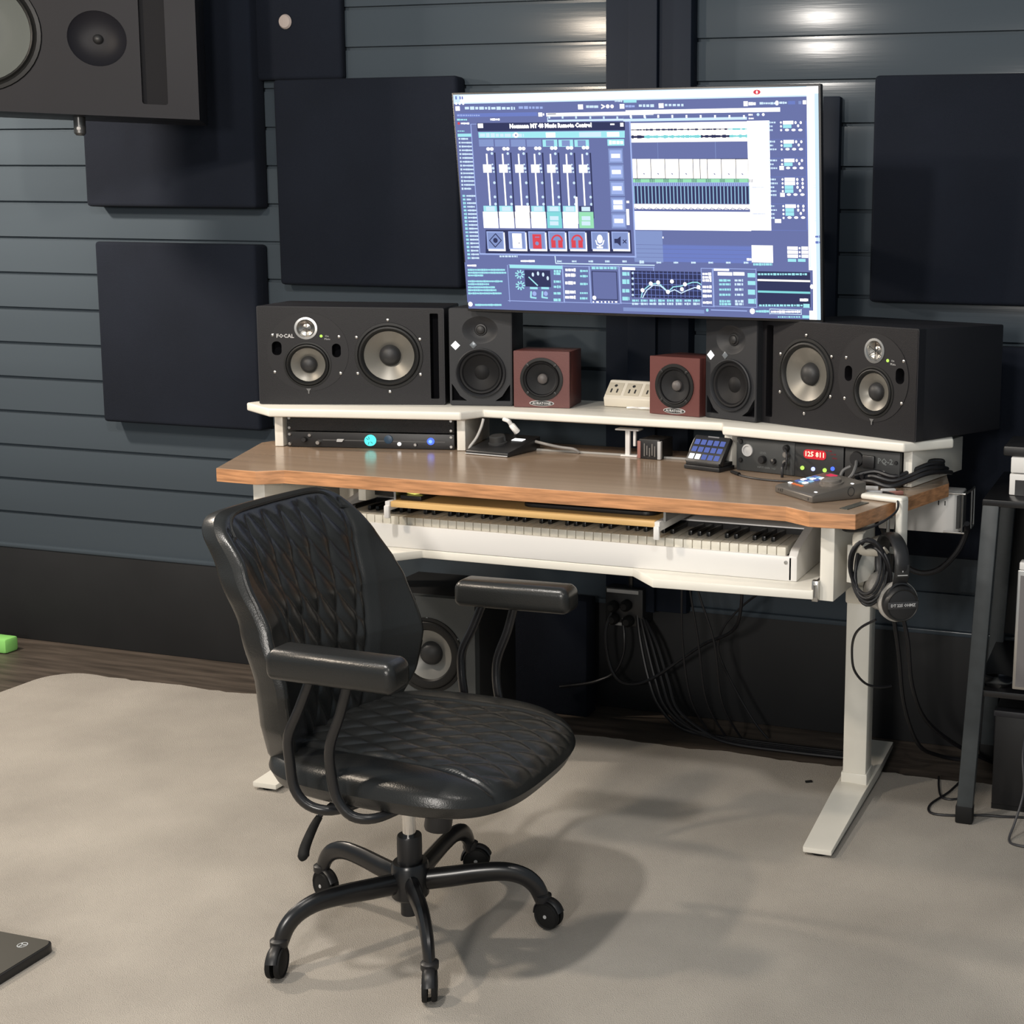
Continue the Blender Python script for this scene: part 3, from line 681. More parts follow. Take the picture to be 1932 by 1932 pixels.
for i in range(33): rc(Q, 44 + i * 28.6, 904, 60 + i * 28.6, 1042, 'dark'); rc(Q, 64 + i * 28.6, 904, 68 + i * 28.6, 1042, 'cyan')
rc(Q, 40, 1046, 985, 1088, 'cream')
for i in range(17): x = 60 + i * 55; seg(Q, [(x, 1088), (x + 14, 1076), (x + 40, 1086)], 5, 'bg')
rc(Q, 40, 1086, 985, 1104, 'bg'); rc(Q, 45, 1104, 990, 1252, 'white')
scribble(Q, 1005, 913, 90, 6, 'line', 1); scribble(Q, 1005, 1122, 100, 6, 'line', 1)
# mixer strips at the right
def strip(y, n):
    for i in range(n):
        yy = y + i * 31
        c = 'white' if i < max(1, n - 2) else 'cyan'
        rc(Q, 1266, yy - 14, 1350 - (0 if c == 'white' else 16), yy + 14, c)
        if i < n - 1:
            for x in (1368, 1410): ell(Q, x, yy, 9, 12, 'white')
        ell(Q, 1388, yy + 26, 9, 12, 'white') if i == n - 2 else None
    for x in (1297, 1350, 1405): ell(Q, x, y + n * 30, 17, 10, 'white')
    for i in range(n + 1): scribble(Q, 1150, y + i * 31, random.choice((32, 48, 60)), 16, 'pale', 4); ell(Q, 1250, y + i * 31, 8, 9, 'white')
for y, n in ((390, 2), (545, 2), (696, 2), (848, 4), (1060, 3)): strip(y, n)
for y in (756, 970): rc(Q, 1228, y - 16, 1264, y + 16, 'white')
rc(Q, 1180, 1162, 1230, 1192, 'white')
for y in (524, 676, 826, 1040, 1250): rc(Q, 1150, y, 1440, y + 3, 'blue')
rc(Q, 1440, 374, 1447, 1246, 'blue'); rc(Q, 1458, 264, 1464, 1540, 'pale')
# lower band of the arrange view
scribble(Q, 92, 1308, 205, 14, 'white', 0); rc(Q, 64, 1366, 990, 1500, 'blue'); rc(Q, 64, 1256, 290, 1500, 'mid'); rc(Q, 64, 1256, 286, 1296, 'mid')
for y in (1368, 1400, 1434, 1466): rc(Q, 64, y, 990, y + 3, 'bg')
rc(Q, 990, 1368, 1158, 1502, 'white')
for y in (1390, 1421, 1452): rc(Q, 1272, y - 13, 1356, y + 13, 'white'); rc(Q, 1384, y - 13, 1436, y + 13, 'white'); ell(Q, 1370, y, 7, 9, 'white')
rc(Q, 1274, 1473, 1340, 1496, 'cyan'); rc(Q, 1354, 1473, 1414, 1496, 'cyan'); scribble(Q, 1000, 1516, 150, 20, 'cyan'); scribble(Q, 950, 1478, 36, 22, 'white')
for x in (106, 240, 374, 512, 648, 786, 926): scribble(Q, x, 1503, 36, 16, 'pale', 2)
scribble(L, 440, 1456, 140, 16, 'pale', 5); scribble(L, 605, 1492, 110, 16, 'white', 1); seg(L, [(872, 1445), (880, 1510), (1652, 1524)], 8, 'pale')
for x in (890, 1005, 1135, 1265, 1400, 1535): scribble(L, x, 1494, 36, 16, 'pale', 2)
# device row at the bottom
rc(L, 184, 1516, 1652, 1830, 'bg'); rc(Q, -20, 1546, 1466, 1850, 'bg')
scribble(L, 190, 1527, 70, 16, 'white', 1)
for i, y in enumerate((1560, 1582, 1603, 1648, 1670, 1694, 1716, 1740)): scribble(L, 194 + i, y, (290, 300, 120, 270, 165, 210, 220, 260)[i], 16, 'cyan', 1)
def frame(P, x0, y0, x1, y1, c='line'): 
    for a in ((x0, y0, x1, y0 + 5), (x0, y1 - 5, x1, y1), (x0, y0, x0 + 5, y1), (x1 - 5, y0, x1, y1)): rc(P, *a, c)
frame(L, 512, 1522, 940, 1805); rc(L, 520, 1524, 930, 1550, 'cyan'); rc(L, 640, 1562, 840, 1690, 'dark')
for cx, cy in ((600, 1595), (606, 1680)):
    for a in range(0, 360, 40): seg(L, [(cx + 15 * math.cos(R(a)), cy + 15 * math.sin(R(a))), (cx + 36 * math.cos(R(a)), cy + 34 * math.sin(R(a)))], 10, 'cyan')
seg(L, [(670, 1615), (740, 1680)], 9, 'cyan')
for x, y in ((702, 1596), (742, 1588), (782, 1596), (818, 1624)): ell(L, x, y, 9, 16, 'pale')
for x in (680, 768): rc(L, x, 1692, x + 60, 1708, 'cyan'); seg(L, [(x + 10, 1726), (x + 8, 1770), (x + 50, 1776)], 12, 'cyan'); ell(L, x + 36, 1742, 16, 18, 'line')
for y in (1570, 1590, 1650, 1690, 1740, 1790): scribble(L, 865, y, 55, 22, 'cyan', 4)
frame(L, 940, 1530, 1148, 1812)
for y in (1560, 1600, 1660, 1730, 1770): scribble(L, 955, y, 80, 26, 'white', 4); scribble(L, 1070, y + 8, 60, 18, 'cyan', 3)
frame(L, 1150, 1530, 1380, 1818); rc(L, 1165, 1570, 1362, 1790, 'dark'); rc(L, 1172, 1576, 1356, 1784, 'bg'); ell(L, 1182, 1774, 15, 16, 'white'); scribble(L, 1160, 1545, 200, 22, 'cyan', 5); scribble(L, 1170, 1806, 200, 14, 'white', 18)
frame(L, 1382, 1535, 1652, 1820); rc(L, 1400, 1540, 1500, 1560, 'white')
for y in (1590, 1650, 1720, 1780): scribble(L, 1400, y, 55, 36, 'cyan', 4)
rc(Q, 40, 1570, 592, 1776, 'dark')
for i in range(16): rc(Q, 62 + i * 33, 1572, 66 + i * 33, 1774, 'blue')
for i in range(5): rc(Q, 42, 1586 + i * 42, 590, 1590 + i * 42, 'blue'); ell(Q, 54, 1584 + i * 42, 9, 9, 'pale')
c1 = [(118, 1772), (130, 1720), (195, 1668), (255, 1662), (300, 1700), (328, 1728), (370, 1690), (430, 1684), (470, 1672), (520, 1655), (560, 1655), (590, 1672)]
c2 = [(130, 1774), (160, 1718), (215, 1676), (270, 1682), (330, 1732), (380, 1712), (432, 1738), (480, 1716), (540, 1694), (590, 1712)]
seg(Q, c1, 8, 'cyan'); seg(Q, c2, 8, 'pale')
for x, y in ((195, 1665), (252, 1656), (360, 1648), (328, 1728), (438, 1708), (462, 1670), (568, 1692), (130, 1716)): ell(Q, x, y, 15, 16, 'white')
for i in range(8): scribble(Q, 48 + i * 68, 1795, 52, 20, 'cyan', 4); scribble(Q, 48 + i * 68, 1820, 52, 20, 'pale', 4)
frame(Q, 590, 1545, 682, 1842)
for y in (1590, 1616, 1640, 1690, 1722, 1760, 1810): scribble(Q, 600, y, 70, 22, 'white', 4)
frame(Q, 684, 1548, 1024, 1845); rc(Q, 690, 1550, 810, 1566, 'white'); rc(Q, 720, 1576, 834, 1602, 'white'); rc(Q, 842, 1576, 930, 1602, 'white')
for y in (1640, 1670, 1710, 1750, 1800, 1822): scribble(Q, 730, y, 90, 20, 'cyan', 4); scribble(Q, 852, y, 66, 20, 'pale', 6)
for y in (1600, 1660, 1730, 1800): scribble(Q, 955, y, 60, 44, 'cyan', 4)
rc(Q, 1030, 1572, 1446, 1840, 'dark'); scribble(Q, 1036, 1592, 390, 18, 'cyan', 6); rc(Q, 1032, 1634, 1446, 1648, 'cream'); rc(Q, 1032, 1722, 1444, 1738, 'teal'); scribble(Q, 1360, 1790, 66, 22, 'white', 1); scribble(Q, 1040, 1832, 340, 18, 'cyan', 6); rc(Q, 1386, 1820, 1436, 1850, 'cyan'); ell(Q, 1458, 1688, 14, 18, 'white')
ell(L, 222, 1822, 17, 18, 'white'); scribble(L, 258, 1828, 205, 16, 'cyan', 0)
rc(Q, -20, 1856, 610, 1884, 'mid'); ell(Q, 634, 1868, 10, 12, 'cyan'); rc(Q, 662, 1866, 945, 1874, 'line'); ell(Q, 986, 1876, 20, 22, 'white'); scribble(Q, 1012, 1877, 105, 20, 'cyan', 1)
frame(Q, 1120, 1860, 1372, 1900, 'pale'); scribble(Q, 1132, 1880, 230, 20, 'white', 4); scribble(Q, 1185, 1920, 180, 12, 'cyan', 6); rc(Q, 1376, 1908, 1432, 1930, 'cyan')
# floating remote-control window
rc(L, 240, 398, 1492, 1452, 'line'); rc(L, 246, 402, 1480, 1440, 'bg')
quad([L(243, 404), L(1425, 388), L(1427, 456), L(250, 470)], 'dark'); rc(L, 252, 408, 294, 444, 'white'); rc(L, 1308, 404, 1342, 416, 'white'); rc(L, 1388, 398, 1414, 428, 'white')
stext(L, 'Neumann MT 48 Music Remote Control', 828, 424, 34, 'white')
quad([L(257, 478), L(1424, 462), L(1424, 518), L(262, 524)], 'cyan'); scribble(L, 270, 502, 350, 34, 'pale', 8); rc(L, 795, 478, 870, 518, 'white'); rc(L, 1060, 474, 1235, 512, 'pale'); rc(L, 1282, 472, 1380, 510, 'white'); ell(L, 556, 500, 20, 22, 'white'); ell(L, 556, 500, 7, 8, 'bg')
for i in range(7):
    x = 264 + i * 126.5; s = i * 2.2
    rc(L, x, 535, x + 116, 592, 'mid' if i < 4 else 'cyan')
    if i >= 4: rc(L, x + 26, 540, x + 90, 588, 'mid')
    for k in (0, 28): ell(L, x + 74 + k, 612 - s, 15, 14, 'white')
    X0 = x + 62
    quad([L(X0 - 6, 650), L(X0 + 6, 650), L(X0 + 42 - s, 1060), L(X0 + 30 - s, 1060)], 'white')
    rc(L, X0 - 25, 735, X0 + 42, 800, 'white')
    for k, y in enumerate((648, 735, 765, 794, 880, 992, 1048)): ell(L, X0 + 42 + k * 6 - s * .3, y, 10 if k not in (1, 3) else 7, 11 if k not in (1, 3) else 7, 'pale')
    quad([L(x + 120, 640), L(x + 132, 640), L(x + 172 - s, 1160), L(x + 162 - s, 1160)], 'dark')
    xb = x + 46 - s * .6
    rc(L, xb, 1062, xb + 104, 1106, 'cyan' if i != 6 else 'dark'); rc(L, xb + 20, 1068, xb + 88, 1102, 'pale')
    rc(L, xb, 1108, xb + 116, 1236, ('white', 'white', 'cream', 'white', 'teal', 'white', 'green')[i])
    if i in (4, 6):
        for y in (1158, 1198): rc(L, xb + 22, y - 16, xb + 90, y + 16, 'pale')
    if i == 2: rc(L, xb, 1060, xb + 112, 1112, 'cream')
quad([L(1030, 990), L(1048, 990), L(1058, 1202), L(1040, 1202)], 'cream')
rc(L, 1286, 530, 1420, 582, 'cyan'); scribble(L, 1300, 556, 112, 32, 'white', 6)
for i, y in enumerate((664, 792, 922, 1052, 1178)):
    x = 1294 + i * 6; rc(L, x, y - 60, x + 116, y + 60, 'mid'); rc(L, x + 10, y - 46, x + 106, y + 46, 'line')
    for k in ((-0,) if i != 3 else (-20, 20)): rc(L, x + 22, y - 16 + k, x + 92, y + 16 + k, 'white')
quad([L(330, 1250), L(1470, 1250), L(1478, 1432), L(334, 1432)], 'dark')
for i, x in enumerate((342, 512, 668, 824, 982, 1160, 1320)):
    rc(L, x + 8, 1270, x + 142, 1414, 'white'); rc(L, x, 1262, x + 132, 1400, 'line'); rc(L, x + 8, 1270, x + 124, 1392, 'mid')
    c = x + 66
    if i == 0: seg(L, [(c, 1280), (c + 46, 1332), (c, 1384), (c - 46, 1332), (c, 1280)], 7, 'dark'); ell(L, c, 1332, 18, 20, 'dark')
    if i == 1: rc(L, c - 36, 1278, c + 36, 1392, 'white'); ell(L, c + 16, 1352, 4, 5, 'dark')
    if i == 2: rc(L, c - 34, 1284, c + 34, 1396, 'red'); ell(L, c, 1355, 14, 15, 'mid'); seg(L, [(c - 16, 1306), (c + 16, 1306)], 6, 'mid')
    if i in (3, 4):
        seg(L, [(c + 40 * math.cos(R(a)), 1338 - 46 * math.sin(R(a))) for a in range(0, 181, 18)], 14, 'red')
        rc(L, c - 44, 1330, c - 10, 1388, 'red'); rc(L, c + 10, 1330, c + 44, 1388, 'red')
    if i == 5: ell(L, c, 1320, 22, 34, 'white'); seg(L, [(c - 32, 1330), (c - 22, 1362), (c, 1370), (c + 22, 1362), (c + 32, 1330)], 8, 'white'); rc(L, c - 6, 1366, c + 6, 1384, 'white'); rc(L, c - 24, 1378, c + 24, 1392, 'white')
    if i == 6: rc(L, c - 46, 1318, c - 22, 1352, 'dark'); quad([L(c - 24, 1320), L(c + 4, 1298), L(c + 4, 1376), L(c - 24, 1350)], 'dark'); seg(L, [(c + 22, 1326), (c + 48, 1352)], 7, 'dark'); seg(L, [(c + 48, 1326), (c + 22, 1352)], 7, 'dark')
for y, h in ((1020, 18), (1085, 125)): rc(L, 1436, y, 1458, y + h, 'cream')
sb.build('display', GM, tv)

# ------------------------------------------------------------------ piano keyboard on its tray
kb = thing('digital_piano', 'long white 88-key keyboard on the tray under the desktop', 'keyboard', (-1.447, 3.0, .7225))
HWK = .632
m_ = MB(); m_.box(-HWK, HWK, 0, .012, 0, .060, .002); m_.box(-HWK, HWK, .01, .34, 0, .03, .002); m_.build('body', WHITE2, kb)
for s in (-1, 1):
    m_ = MB(); m_.prism([(0, 0), (.34, 0), (.34, .115), (.20, .115), (.02, .075), (0, .060)], -.011, .011, .003, M=Matrix(((0, 0, 1, s * (HWK + .002)), (1, 0, 0, 0), (0, 1, 0, 0), (0, 0, 0, 1))))
    m_.build('end_cheek', WHITE2, kb)
MB().lathe([(.005, 0), (.004, .002), (0, .0025)], FR(HWK - .015, .045), 12).build('screw', STEEL, kb)
MB().box(-HWK + .012, HWK - .012, .162, .33, .03, .098, .003).build('rear_case', WHITE2, kb)
MB().box(-HWK + .012, HWK - .012, .158, .1615, .03, .094).build('felt_strip', BPLAST, kb)
WKW = (2 * HWK - .034) / 52
wk = MB().box(-WKW / 2 + .0009, WKW / 2 - .0009, .008, .158, .058, .080, .0012).build('white_key', KEYW, kb)
bk = MB().box(-.0052, .0052, .058, .158, .079, .092, .002).build('black_key', KEYB, kb)
for i in range(52):
    o = wk if i == 0 else wk.copy()
    if i: COL.objects.link(o); o.parent = kb
    o.location = (-HWK + .017 + (i + .5) * WKW, 0, 0)
nb = 0
for i in range(51):
    if 'ABCDEFG'[i % 7] in 'ACDFG':
        o = bk if nb == 0 else bk.copy()
        if nb: COL.objects.link(o); o.parent = kb
        nb += 1
        o.location = (-HWK + .017 + (i + 1) * WKW, 0, 0)
# under-desk rack unit at the left and things on the pull-out shelf
t = thing('mini_rack_unit', 'small black unit with two pale knobs under the left of the desktop', 'audio rack unit', (-1.92, 3.06, .844))
MB().box(-.055, .050, 0, .2, 0, .032, .001).build('chassis', BPLAST, t)
for x in (.008, .033): knob(t, x, .018, .0055, .012, LETTER)
t = MB().lathe([(0, 0), (1, .004), (1.05, .010), (.8, .014), (0, .014)], UP(0, 0, 0), 24, sx=.022, sy=.012).build('night_light', G_YEL, None, (-1.82, 3.0, .8655))
tag(t, 'small glowing yellow oval light just under the desktop, left part', 'light')
MB_ = MB().box(-.03, .03, -.02, .05, .8535, .8655, .002).build('light_base', BPLAST, None, (-1.82, 3.0, 0)); MB_.parent = t; MB_.location = (0, 0, -.8655)
m_ = MB(); m_.prism(rrect(0, 0, .36, .20, .03, 6), 0, .010, .002)
o = m_.build('mouse_pad', BPLAST, None, (-1.345, 3.105, .8535)); tag(o, 'black slab lying on the small wooden pull-out shelf', 'pad')
# ------------------------------------------------------------------ things on the desktop
# monitor controller with a big dial
t = thing('monitor_controller', 'dark grey desktop controller with a big dial and lit keys, right front of the desk', 'audio controller', (-.778, 3.112, ZD + .0005), R(-42)); t.scale = (.76, .74, .86)
m_ = MB(); m_.prism([(-.105, 0), (.105, 0), (.105, .046), (-.095, .022), (-.105, .018)], -.11, .11, .004, M=Matrix(((0, 0, -1, 0), (1, 0, 0, 0), (0, 1, 0, 0), (0, 0, 0, 1))))
# wedge: front low, back high; local y runs front to back
m_.build('body', DARKG, t)
sl = math.atan2(.024, .2)
SM2 = lambda x, y: Matrix.Translation((x, y, .022 + (y + .095) * .12)) @ Matrix.Rotation(sl, 4, 'X')
d_ = MB().lathe([(.040, .0), (.040, .004), (.033, .005), (.033, .012), (.030, .014), (0, .0135)], SM2(.035, .02), 40).build('dial', mat('dial_metal', (.19, .17, .15, 1), .35, metal=.3), t)
for i in range(3):
    for j in range(4):
        c = (G_PAD, G_WHITE, glow('sky_pad', (.35, .62, .9, 1), .9))[(i * 2 + j) % 3]
        MB().box(-.0085, .0085, -.0085, .0085, 0, .0022, .001, M=SM2(-.086 + .0215 * i, -.03 + .0225 * j)).build('pad', c, t)
for i in range(4): MB().box(-.0085, .0085, -.005, .005, 0, .0022, .001, M=SM2(-.086 + .0215 * i, -.060)).build('pad', G_ORANGE if i > 0 else G_WHITE, t)
MB().box(-.02, .02, -.011, .011, 0, .002, .0008, M=SM2(-.05, .080)).build('small_display', glow('pink_display', (.8, .06, .12, 1), .9), t)
for x, y in ((.085, -.075), (.095, .06)): MB().box(-.006, .006, -.0035, .0035, 0, .002, .001, M=SM2(x, y)).build('key', G_WHITE, t)
m_ = MB(); m_.lathe([(.0135, 0), (.0135, .0008), (.0115, .0008), (.0115, 0)], Matrix.Translation((.11, .045, .022)) @ Matrix.Rotation(R(90), 4, 'Y'), 26); m_.build('ring_mark', LETTERB, t)
m_ = MB(); m_.text('+ 4 7', .014, FR(-.075, .010, -.1056), bold=.0004); m_.box(.085, .089, -.1062, -.105, .004, .012); m_.build('front_lettering', LETTERB, t)

# volume box at the left inner corner
t = thing('volume_box', 'low black volume box with round knob and lit white key, left inner corner of desk', 'audio controller', (-1.80, 3.445, ZD + .0005), R(-6))
m_ = MB(); m_.prism([(-.085, 0), (.085, 0), (.085, .040), (-.08, .013), (-.085, .010)], -.07, .07, .003, M=Matrix(((0, 0, -1, 0), (1, 0, 0, 0), (0, 1, 0, 0), (0, 0, 0, 1))))
m_.build('body', BPLAST, t)
m_ = MB(); m_.box(-.07, .07, -.088, -.084, .001, .004, .001); m_.build('front_trim', LETTER, t)
SM3 = lambda x, y: Matrix.Translation((x, y, .013 + (y + .08) * .163)) @ Matrix.Rotation(.16, 4, 'X')
MB().lathe([(.027, 0), (.027, .004), (.023, .006), (.0225, .022), (.020, .024), (0, .024)], SM3(-.012, -.01), 30).build('knob', mat('knob_grey', (.03, .03, .03, 1), .5), t)
MB().box(-.018, .018, -.010, .010, 0, .0015, .0006, M=SM3(.028, .035)).build('lit_key', G_WHITE, t)
MB().lathe([(.005, 0), (.005, .001), (0, .001)], SM3(-.030, .042), 14).build('lamp', G_WHITE, t)

# button deck at the right inner corner
t = thing('button_deck', 'black button deck with fifteen lit keys against the right inner shelf support', 'button pad', (-1.165, 3.345, ZD + .0005), R(-16))
m_ = MB(); m_.box(-.058, .058, .0, .075, 0, .012, .003); m_.box(-.054, .054, .004, .07, .012, .022, .002); m_.build('stand', BPLAST, t)
SM4 = lambda x, u: Matrix.Translation((x, .008 + u * math.cos(R(52)), .018 + u * math.sin(R(52)))) @ Matrix.Rotation(R(52), 4, 'X')
MB().box(-.058, .058, 0, .084, -.012, .006, .004, M=SM4(0, 0)).build('body', BPLAST, t)
for r0 in range(3):
    for c0 in range(5):
        MB().box(-.0078, .0078, -.0078, .0078, 0, .002, .001, M=SM4(-.041 + .0205 * c0, .016 + .0225 * r0) @ UP(0, 0, .006)).build('key', G_WHITE if (r0 == 0 and c0 < 2) else G_PAD, t)
MB().box(-.014, .022, .0775, .0815, .006, .0068, M=SM4(0, 0)).build('name_bar', mat('dim_bar', (.15, .15, .16, 1), .4), t)

# little card reader, white stand and clips behind, in the middle opening
t = thing('card_box', 'little black box with pink and white edges in the opening under the shelf', 'box', (-1.365, 3.475, ZD + .0005), R(-4))
MB().box(-.032, .032, 0, .09, 0, .056, .002).build('body', BPLAST, t)
MB().box(-.036, -.026, -.002, .01, .001, .05, .001).build('edge_strip', mat('pink_strip', (.30, .13, .11, 1), .5), t)
MB().box(.026, .036, -.002, .01, .001, .052, .001).build('edge_strip', LETTER, t)
m_ = MB()
for i in range(5): m_.box(-.016 + .008 * i, -.013 + .008 * i, -.001, .0005, .008 + .003 * (i % 2), .044 - .006 * (i % 3))
m_.build('front_marks', STEEL, t)
t = thing('desk_stand', 'slim white bracket stand with a flat top in the opening under the shelf', 'stand', (-1.44, 3.50, ZD + .0005))
m_ = MB(); m_.box(-.008, .006, 0, .012, 0, .074, .002); m_.box(.016, .024, 0, .012, .03, .074, .002); m_.build('post', WHITE2, t)
MB().box(-.036, .036, -.008, .03, .074, .079, .002).build('flat_top', WHITE2, t)
MB().box(-.02, .03, -.005, .03, 0, .004, .001).build('base', WHITE2, t)
m_ = MB(); m_.box(-1.74, -1.20, 3.502, 3.512, ZD, ZD + .006, .001)
o = m_.build('cable_channel', mat('grey_channel', (.32, .31, .29, 1), .5)); tag(o, 'long thin pale strip lying on the desktop in the opening under the shelf', 'strip')
m_ = MB(); m_.tube([(-1.775, 3.45, .99), (-1.78, 3.44, 1.005), (-1.80, 3.45, 1.0085)], .006, 8); m_.tube([(-1.775, 3.45, .992), (-1.762, 3.44, .985), (-1.755, 3.445, .975)], .009, 8)
o = m_.build('cable_hook', WHITE2); tag(o, 'small white hook hanging under the front of the middle shelf', 'hook')
def cable(name, label, pts, r=.0035, mt=None, seg=8, group=None, cat='cable', sm=5):
    o = MB().tube(pts, r, seg, sm).build(name, mt or CABLE); return tag(o, label, cat, group)
cable('usb_cable', 'white cable running down the left inner support to the volume box', [(-1.86, 3.44, 1.008), (-1.862, 3.43, .985), (-1.872, 3.42, .955), (-1.885, 3.405, .93), (-1.878, 3.395, .9215), (-1.862, 3.40, .9205)], .004, CABLEW)
cable('usb_cable', 'short white cable dropping from the shelf behind the volume box', [(-1.82, 3.52, 1.008), (-1.812, 3.52, .985), (-1.806, 3.525, .965), (-1.806, 3.53, .957)], .0035, CABLEW)
cable('usb_cable', 'grey cable leaving the volume box to the right along the desktop', [(-1.742, 3.50, .945), (-1.69, 3.49, .938), (-1.64, 3.485, .932), (-1.60, 3.485, .929), (-1.585, 3.49, .9195)], .0045, mat('cable_grey', (.22, .21, .2, 1), .5))
cable('headphone_cable', 'thin black cable with a plug lying on the desktop left of the dial controller', [(-1.075, 3.335, .919), (-1.03, 3.29, .9175), (-.97, 3.26, .9175), (-.91, 3.255, .9175), (-.86, 3.27, .918)], .0028)
cable('usb_cable', 'short white cable standing up behind the button deck', [(-1.222, 3.42, .92), (-1.224, 3.418, .95), (-1.216, 3.42, .975), (-1.21, 3.425, .99)], .003, CABLEW)
m_ = MB(); m_.tube([(-1.078, 3.338, .9195), (-1.045, 3.303, .9195)], [.004, .0052], 10, 1)
o = m_.build('audio_plug', RUBBER); tag(o, 'black jack plug on the desktop in front of the right bay', 'plug')
# messy black cables at the right end of the desktop
random.seed(3)
g = 'tangled black cables at the right end of the desktop'
for i in range(7):
    yy = 3.235 + .022 * i; zz = ZD + .0065 + .009 * (i % 3)
    pts = [(-.73 + .02 * (i % 2), 3.29 - .004 * i, zz), (-.68, yy + .01, zz + .012), (-.63, yy + random.uniform(-.01, .02), zz + .004), (-.59, yy + .03, zz + .016), (-.555, yy + .06, zz + .03), (-.53, yy + .14 - .01 * i, zz + .026), (-.515 - .012 * i, yy + .25 - .02 * i, zz + .008)]
    cable('power_cable', 'black cable in the tangle at the right end of the desktop', pts, .0062, None, 8, g)
g = 'pale cable plugs at the right end of the desktop'
for i, (x, y, a, c) in enumerate([(-.655, 3.165, 20, LETTER), (-.628, 3.205, 30, LETTER), (-.603, 3.178, 45, mat('pink_plug', (.35, .16, .13, 1), .5)), (-.648, 3.12, 25, LETTER), (-.676, 3.225, 10, LETTER)]):
    o = MB().box(-.019, .019, -.006, .006, .0, .010, .0025).build('cable_plug', c, None, (x, y, ZD + .0005), R(a))
    tag(o, 'pink cable plug among the tangled black cables' if i == 2 else 'pale cable plug lying in front of the tangled black cables', 'plug', None if i == 2 else g)
cable('headphone_cable', 'thin dark cable looping over the right front edge of the desktop', [(-.63, 3.155, .925), (-.60, 3.12, .928), (-.578, 3.07, .922), (-.572, 3.02, .905), (-.60, 2.965, .885), (-.64, 2.94, .872), (-.67, 2.955, .865), (-.69, 2.99, .862), (-.68, 3.03, .868)], .0028)
# sockets dark lump: black adapter against the right shelf end
o = MB().box(-.07, .07, -.05, .05, .0, .05, .012).build('power_adapter', BPLAST, None, (-.605, 3.52, ZD + .0005), R(-10)); tag(o, 'black power adapter on the desktop behind the right shelf support', 'adapter')

# ------------------------------------------------------------------ right end: clamp, hanger, headphones, cable tray
EA = math.atan2(.495, .135)          # direction of the desk's right edge
t = thing('desk_clamp', 'white clamp gripping the right edge of the brown desktop', 'clamp', (-.592, 3.09, ZD + .0005), EA - R(90))
m_ = MB(); m_.box(-.080, .032, -.019, .019, 0, .014, .006, seg=3); m_.box(.014, .032, -.019, .019, -.125, .010, .006, seg=3); m_.box(-.03, .028, -.011, .011, -.125, -.112, .004)
m_.build('arm', WHITE, t)
m_ = MB(); m_.tube([(-.012, 0, -.150), (-.012, 0, -.036)], .0045, 10); m_.lathe([(0, 0), (.011, 0), (.011, .004), (0, .004)], UP(-.012, 0, -.0405), 16); m_.build('screw', STEEL, t)
m_ = MB(); m_.box(.022, .034, -.009, .009, -.150, -.125, .003); m_.box(.012, .046, -.004, .004, -.147, -.138, .003); m_.build('thumb_knob', WHITE, t)
t = thing('headphone_hanger', 'curved white hook under the right front corner of the desktop', 'hook', (-.646, 2.972, .879))
m_ = MB()
m_.tube([(-.004, .07, -.004), (-.004, .05, -.012), (0, .01, -.018), (.0, -.018, -.022), (.002, -.030, -.040), (.006, -.024, -.055), (.022, -.010, -.062), (.05, .0, -.062), (.064, .002, -.055)], .012, 12, 4, flat=(1, .45))
m_.build('hook_arm', CREAM, t); MB().box(-.03, .02, .04, .09, -.006, .0005, .002).build('mounting_plate', CREAM, t)
# headphones
hp = thing('headphones', 'black over-ear headphones with grey velour pads hanging at the right desk leg', 'headphones', (-.570, 2.990, .710), R(30))
bm_ = MB()
arc = []
for a in range(-80, 261, 20): arc.append((.001 * a / 90, .016 - .078 * math.cos(R(a)) * (1 if a < 90 else 1), .055 + .075 + .07 * math.sin(R(a))))
arc = [(.0, -.048, .035), (.0, -.062, .065), (.0, -.065, .095), (.0, -.052, .122), (.0, -.02, .140), (.0, .02, .143), (.0, .058, .128), (.0, .078, .098), (.0, .078, .06), (.0, .068, .03)]
arc = [(x, y, z) for x, y, z in arc]
bm_.tube(arc, .0105, 12, 5, flat=(1.7, .6)); bm_.build('headband', BPLAST, hp)
def cup(y, s):
    M = Matrix.Translation((0, y, 0)) @ Matrix.Rotation(R(90 * s), 4, 'X')
    c = MB().lathe([(.0, .030), (.022, .0295), (.036, .027), (.041, .020), (.042, .008), (.042, 0), (0, 0)], M, 40).build('ear_cup', BPLAST, hp)
    MB().lathe([(.034, .0282), (.036, .0292), (.038, .0262)], M, 40).build('cup_ring', SURR, c)
    MB().lathe([(.041, 0), (.0475, -.004), (.048, -.014), (.044, -.021), (.034, -.024), (.026, -.018), (0, -.016)], M, 36).build('ear_pad', EARPAD, hp)
    return c, M
c, M1 = cup(-.05, 1); cup(.072, -1)
m_ = MB(); m_.box(-.036, .036, -.008, .008, .0293, .0300, .0002, M=M1); m_.build('label_band', mat('cup_band', (.03, .03, .032, 1), .4), c)
m_ = MB(); m_.text('DT 225 OHMZ', .0092, M1 @ UP(0, 0, .0306), bold=.0003); m_.build('cup_lettering', LETTER, c)
for y in (-.061, .081):
    MB().tube([(-.036, y + .004, -.006), (-.034, y - .002, .018), (-.018, y, .040), (0, y, .046), (.018, y, .040), (.034, y - .002, .018), (.036, y + .004, -.006)], .004, 8, 3).build('yoke', BMETAL, hp)
m_ = MB(); m_.box(-.016, .016, -.0705, -.067, .062, .092, .002); m_.build('brand_tab', LETTERB, hp)
m_ = MB(); m_.text('Y', .016, FR(0, .080, -.0712) , bold=.0004); m_.box(-.012, .012, -.0712, -.0706, .0665, .0685); m_.build('tab_lettering', LETTER, hp)
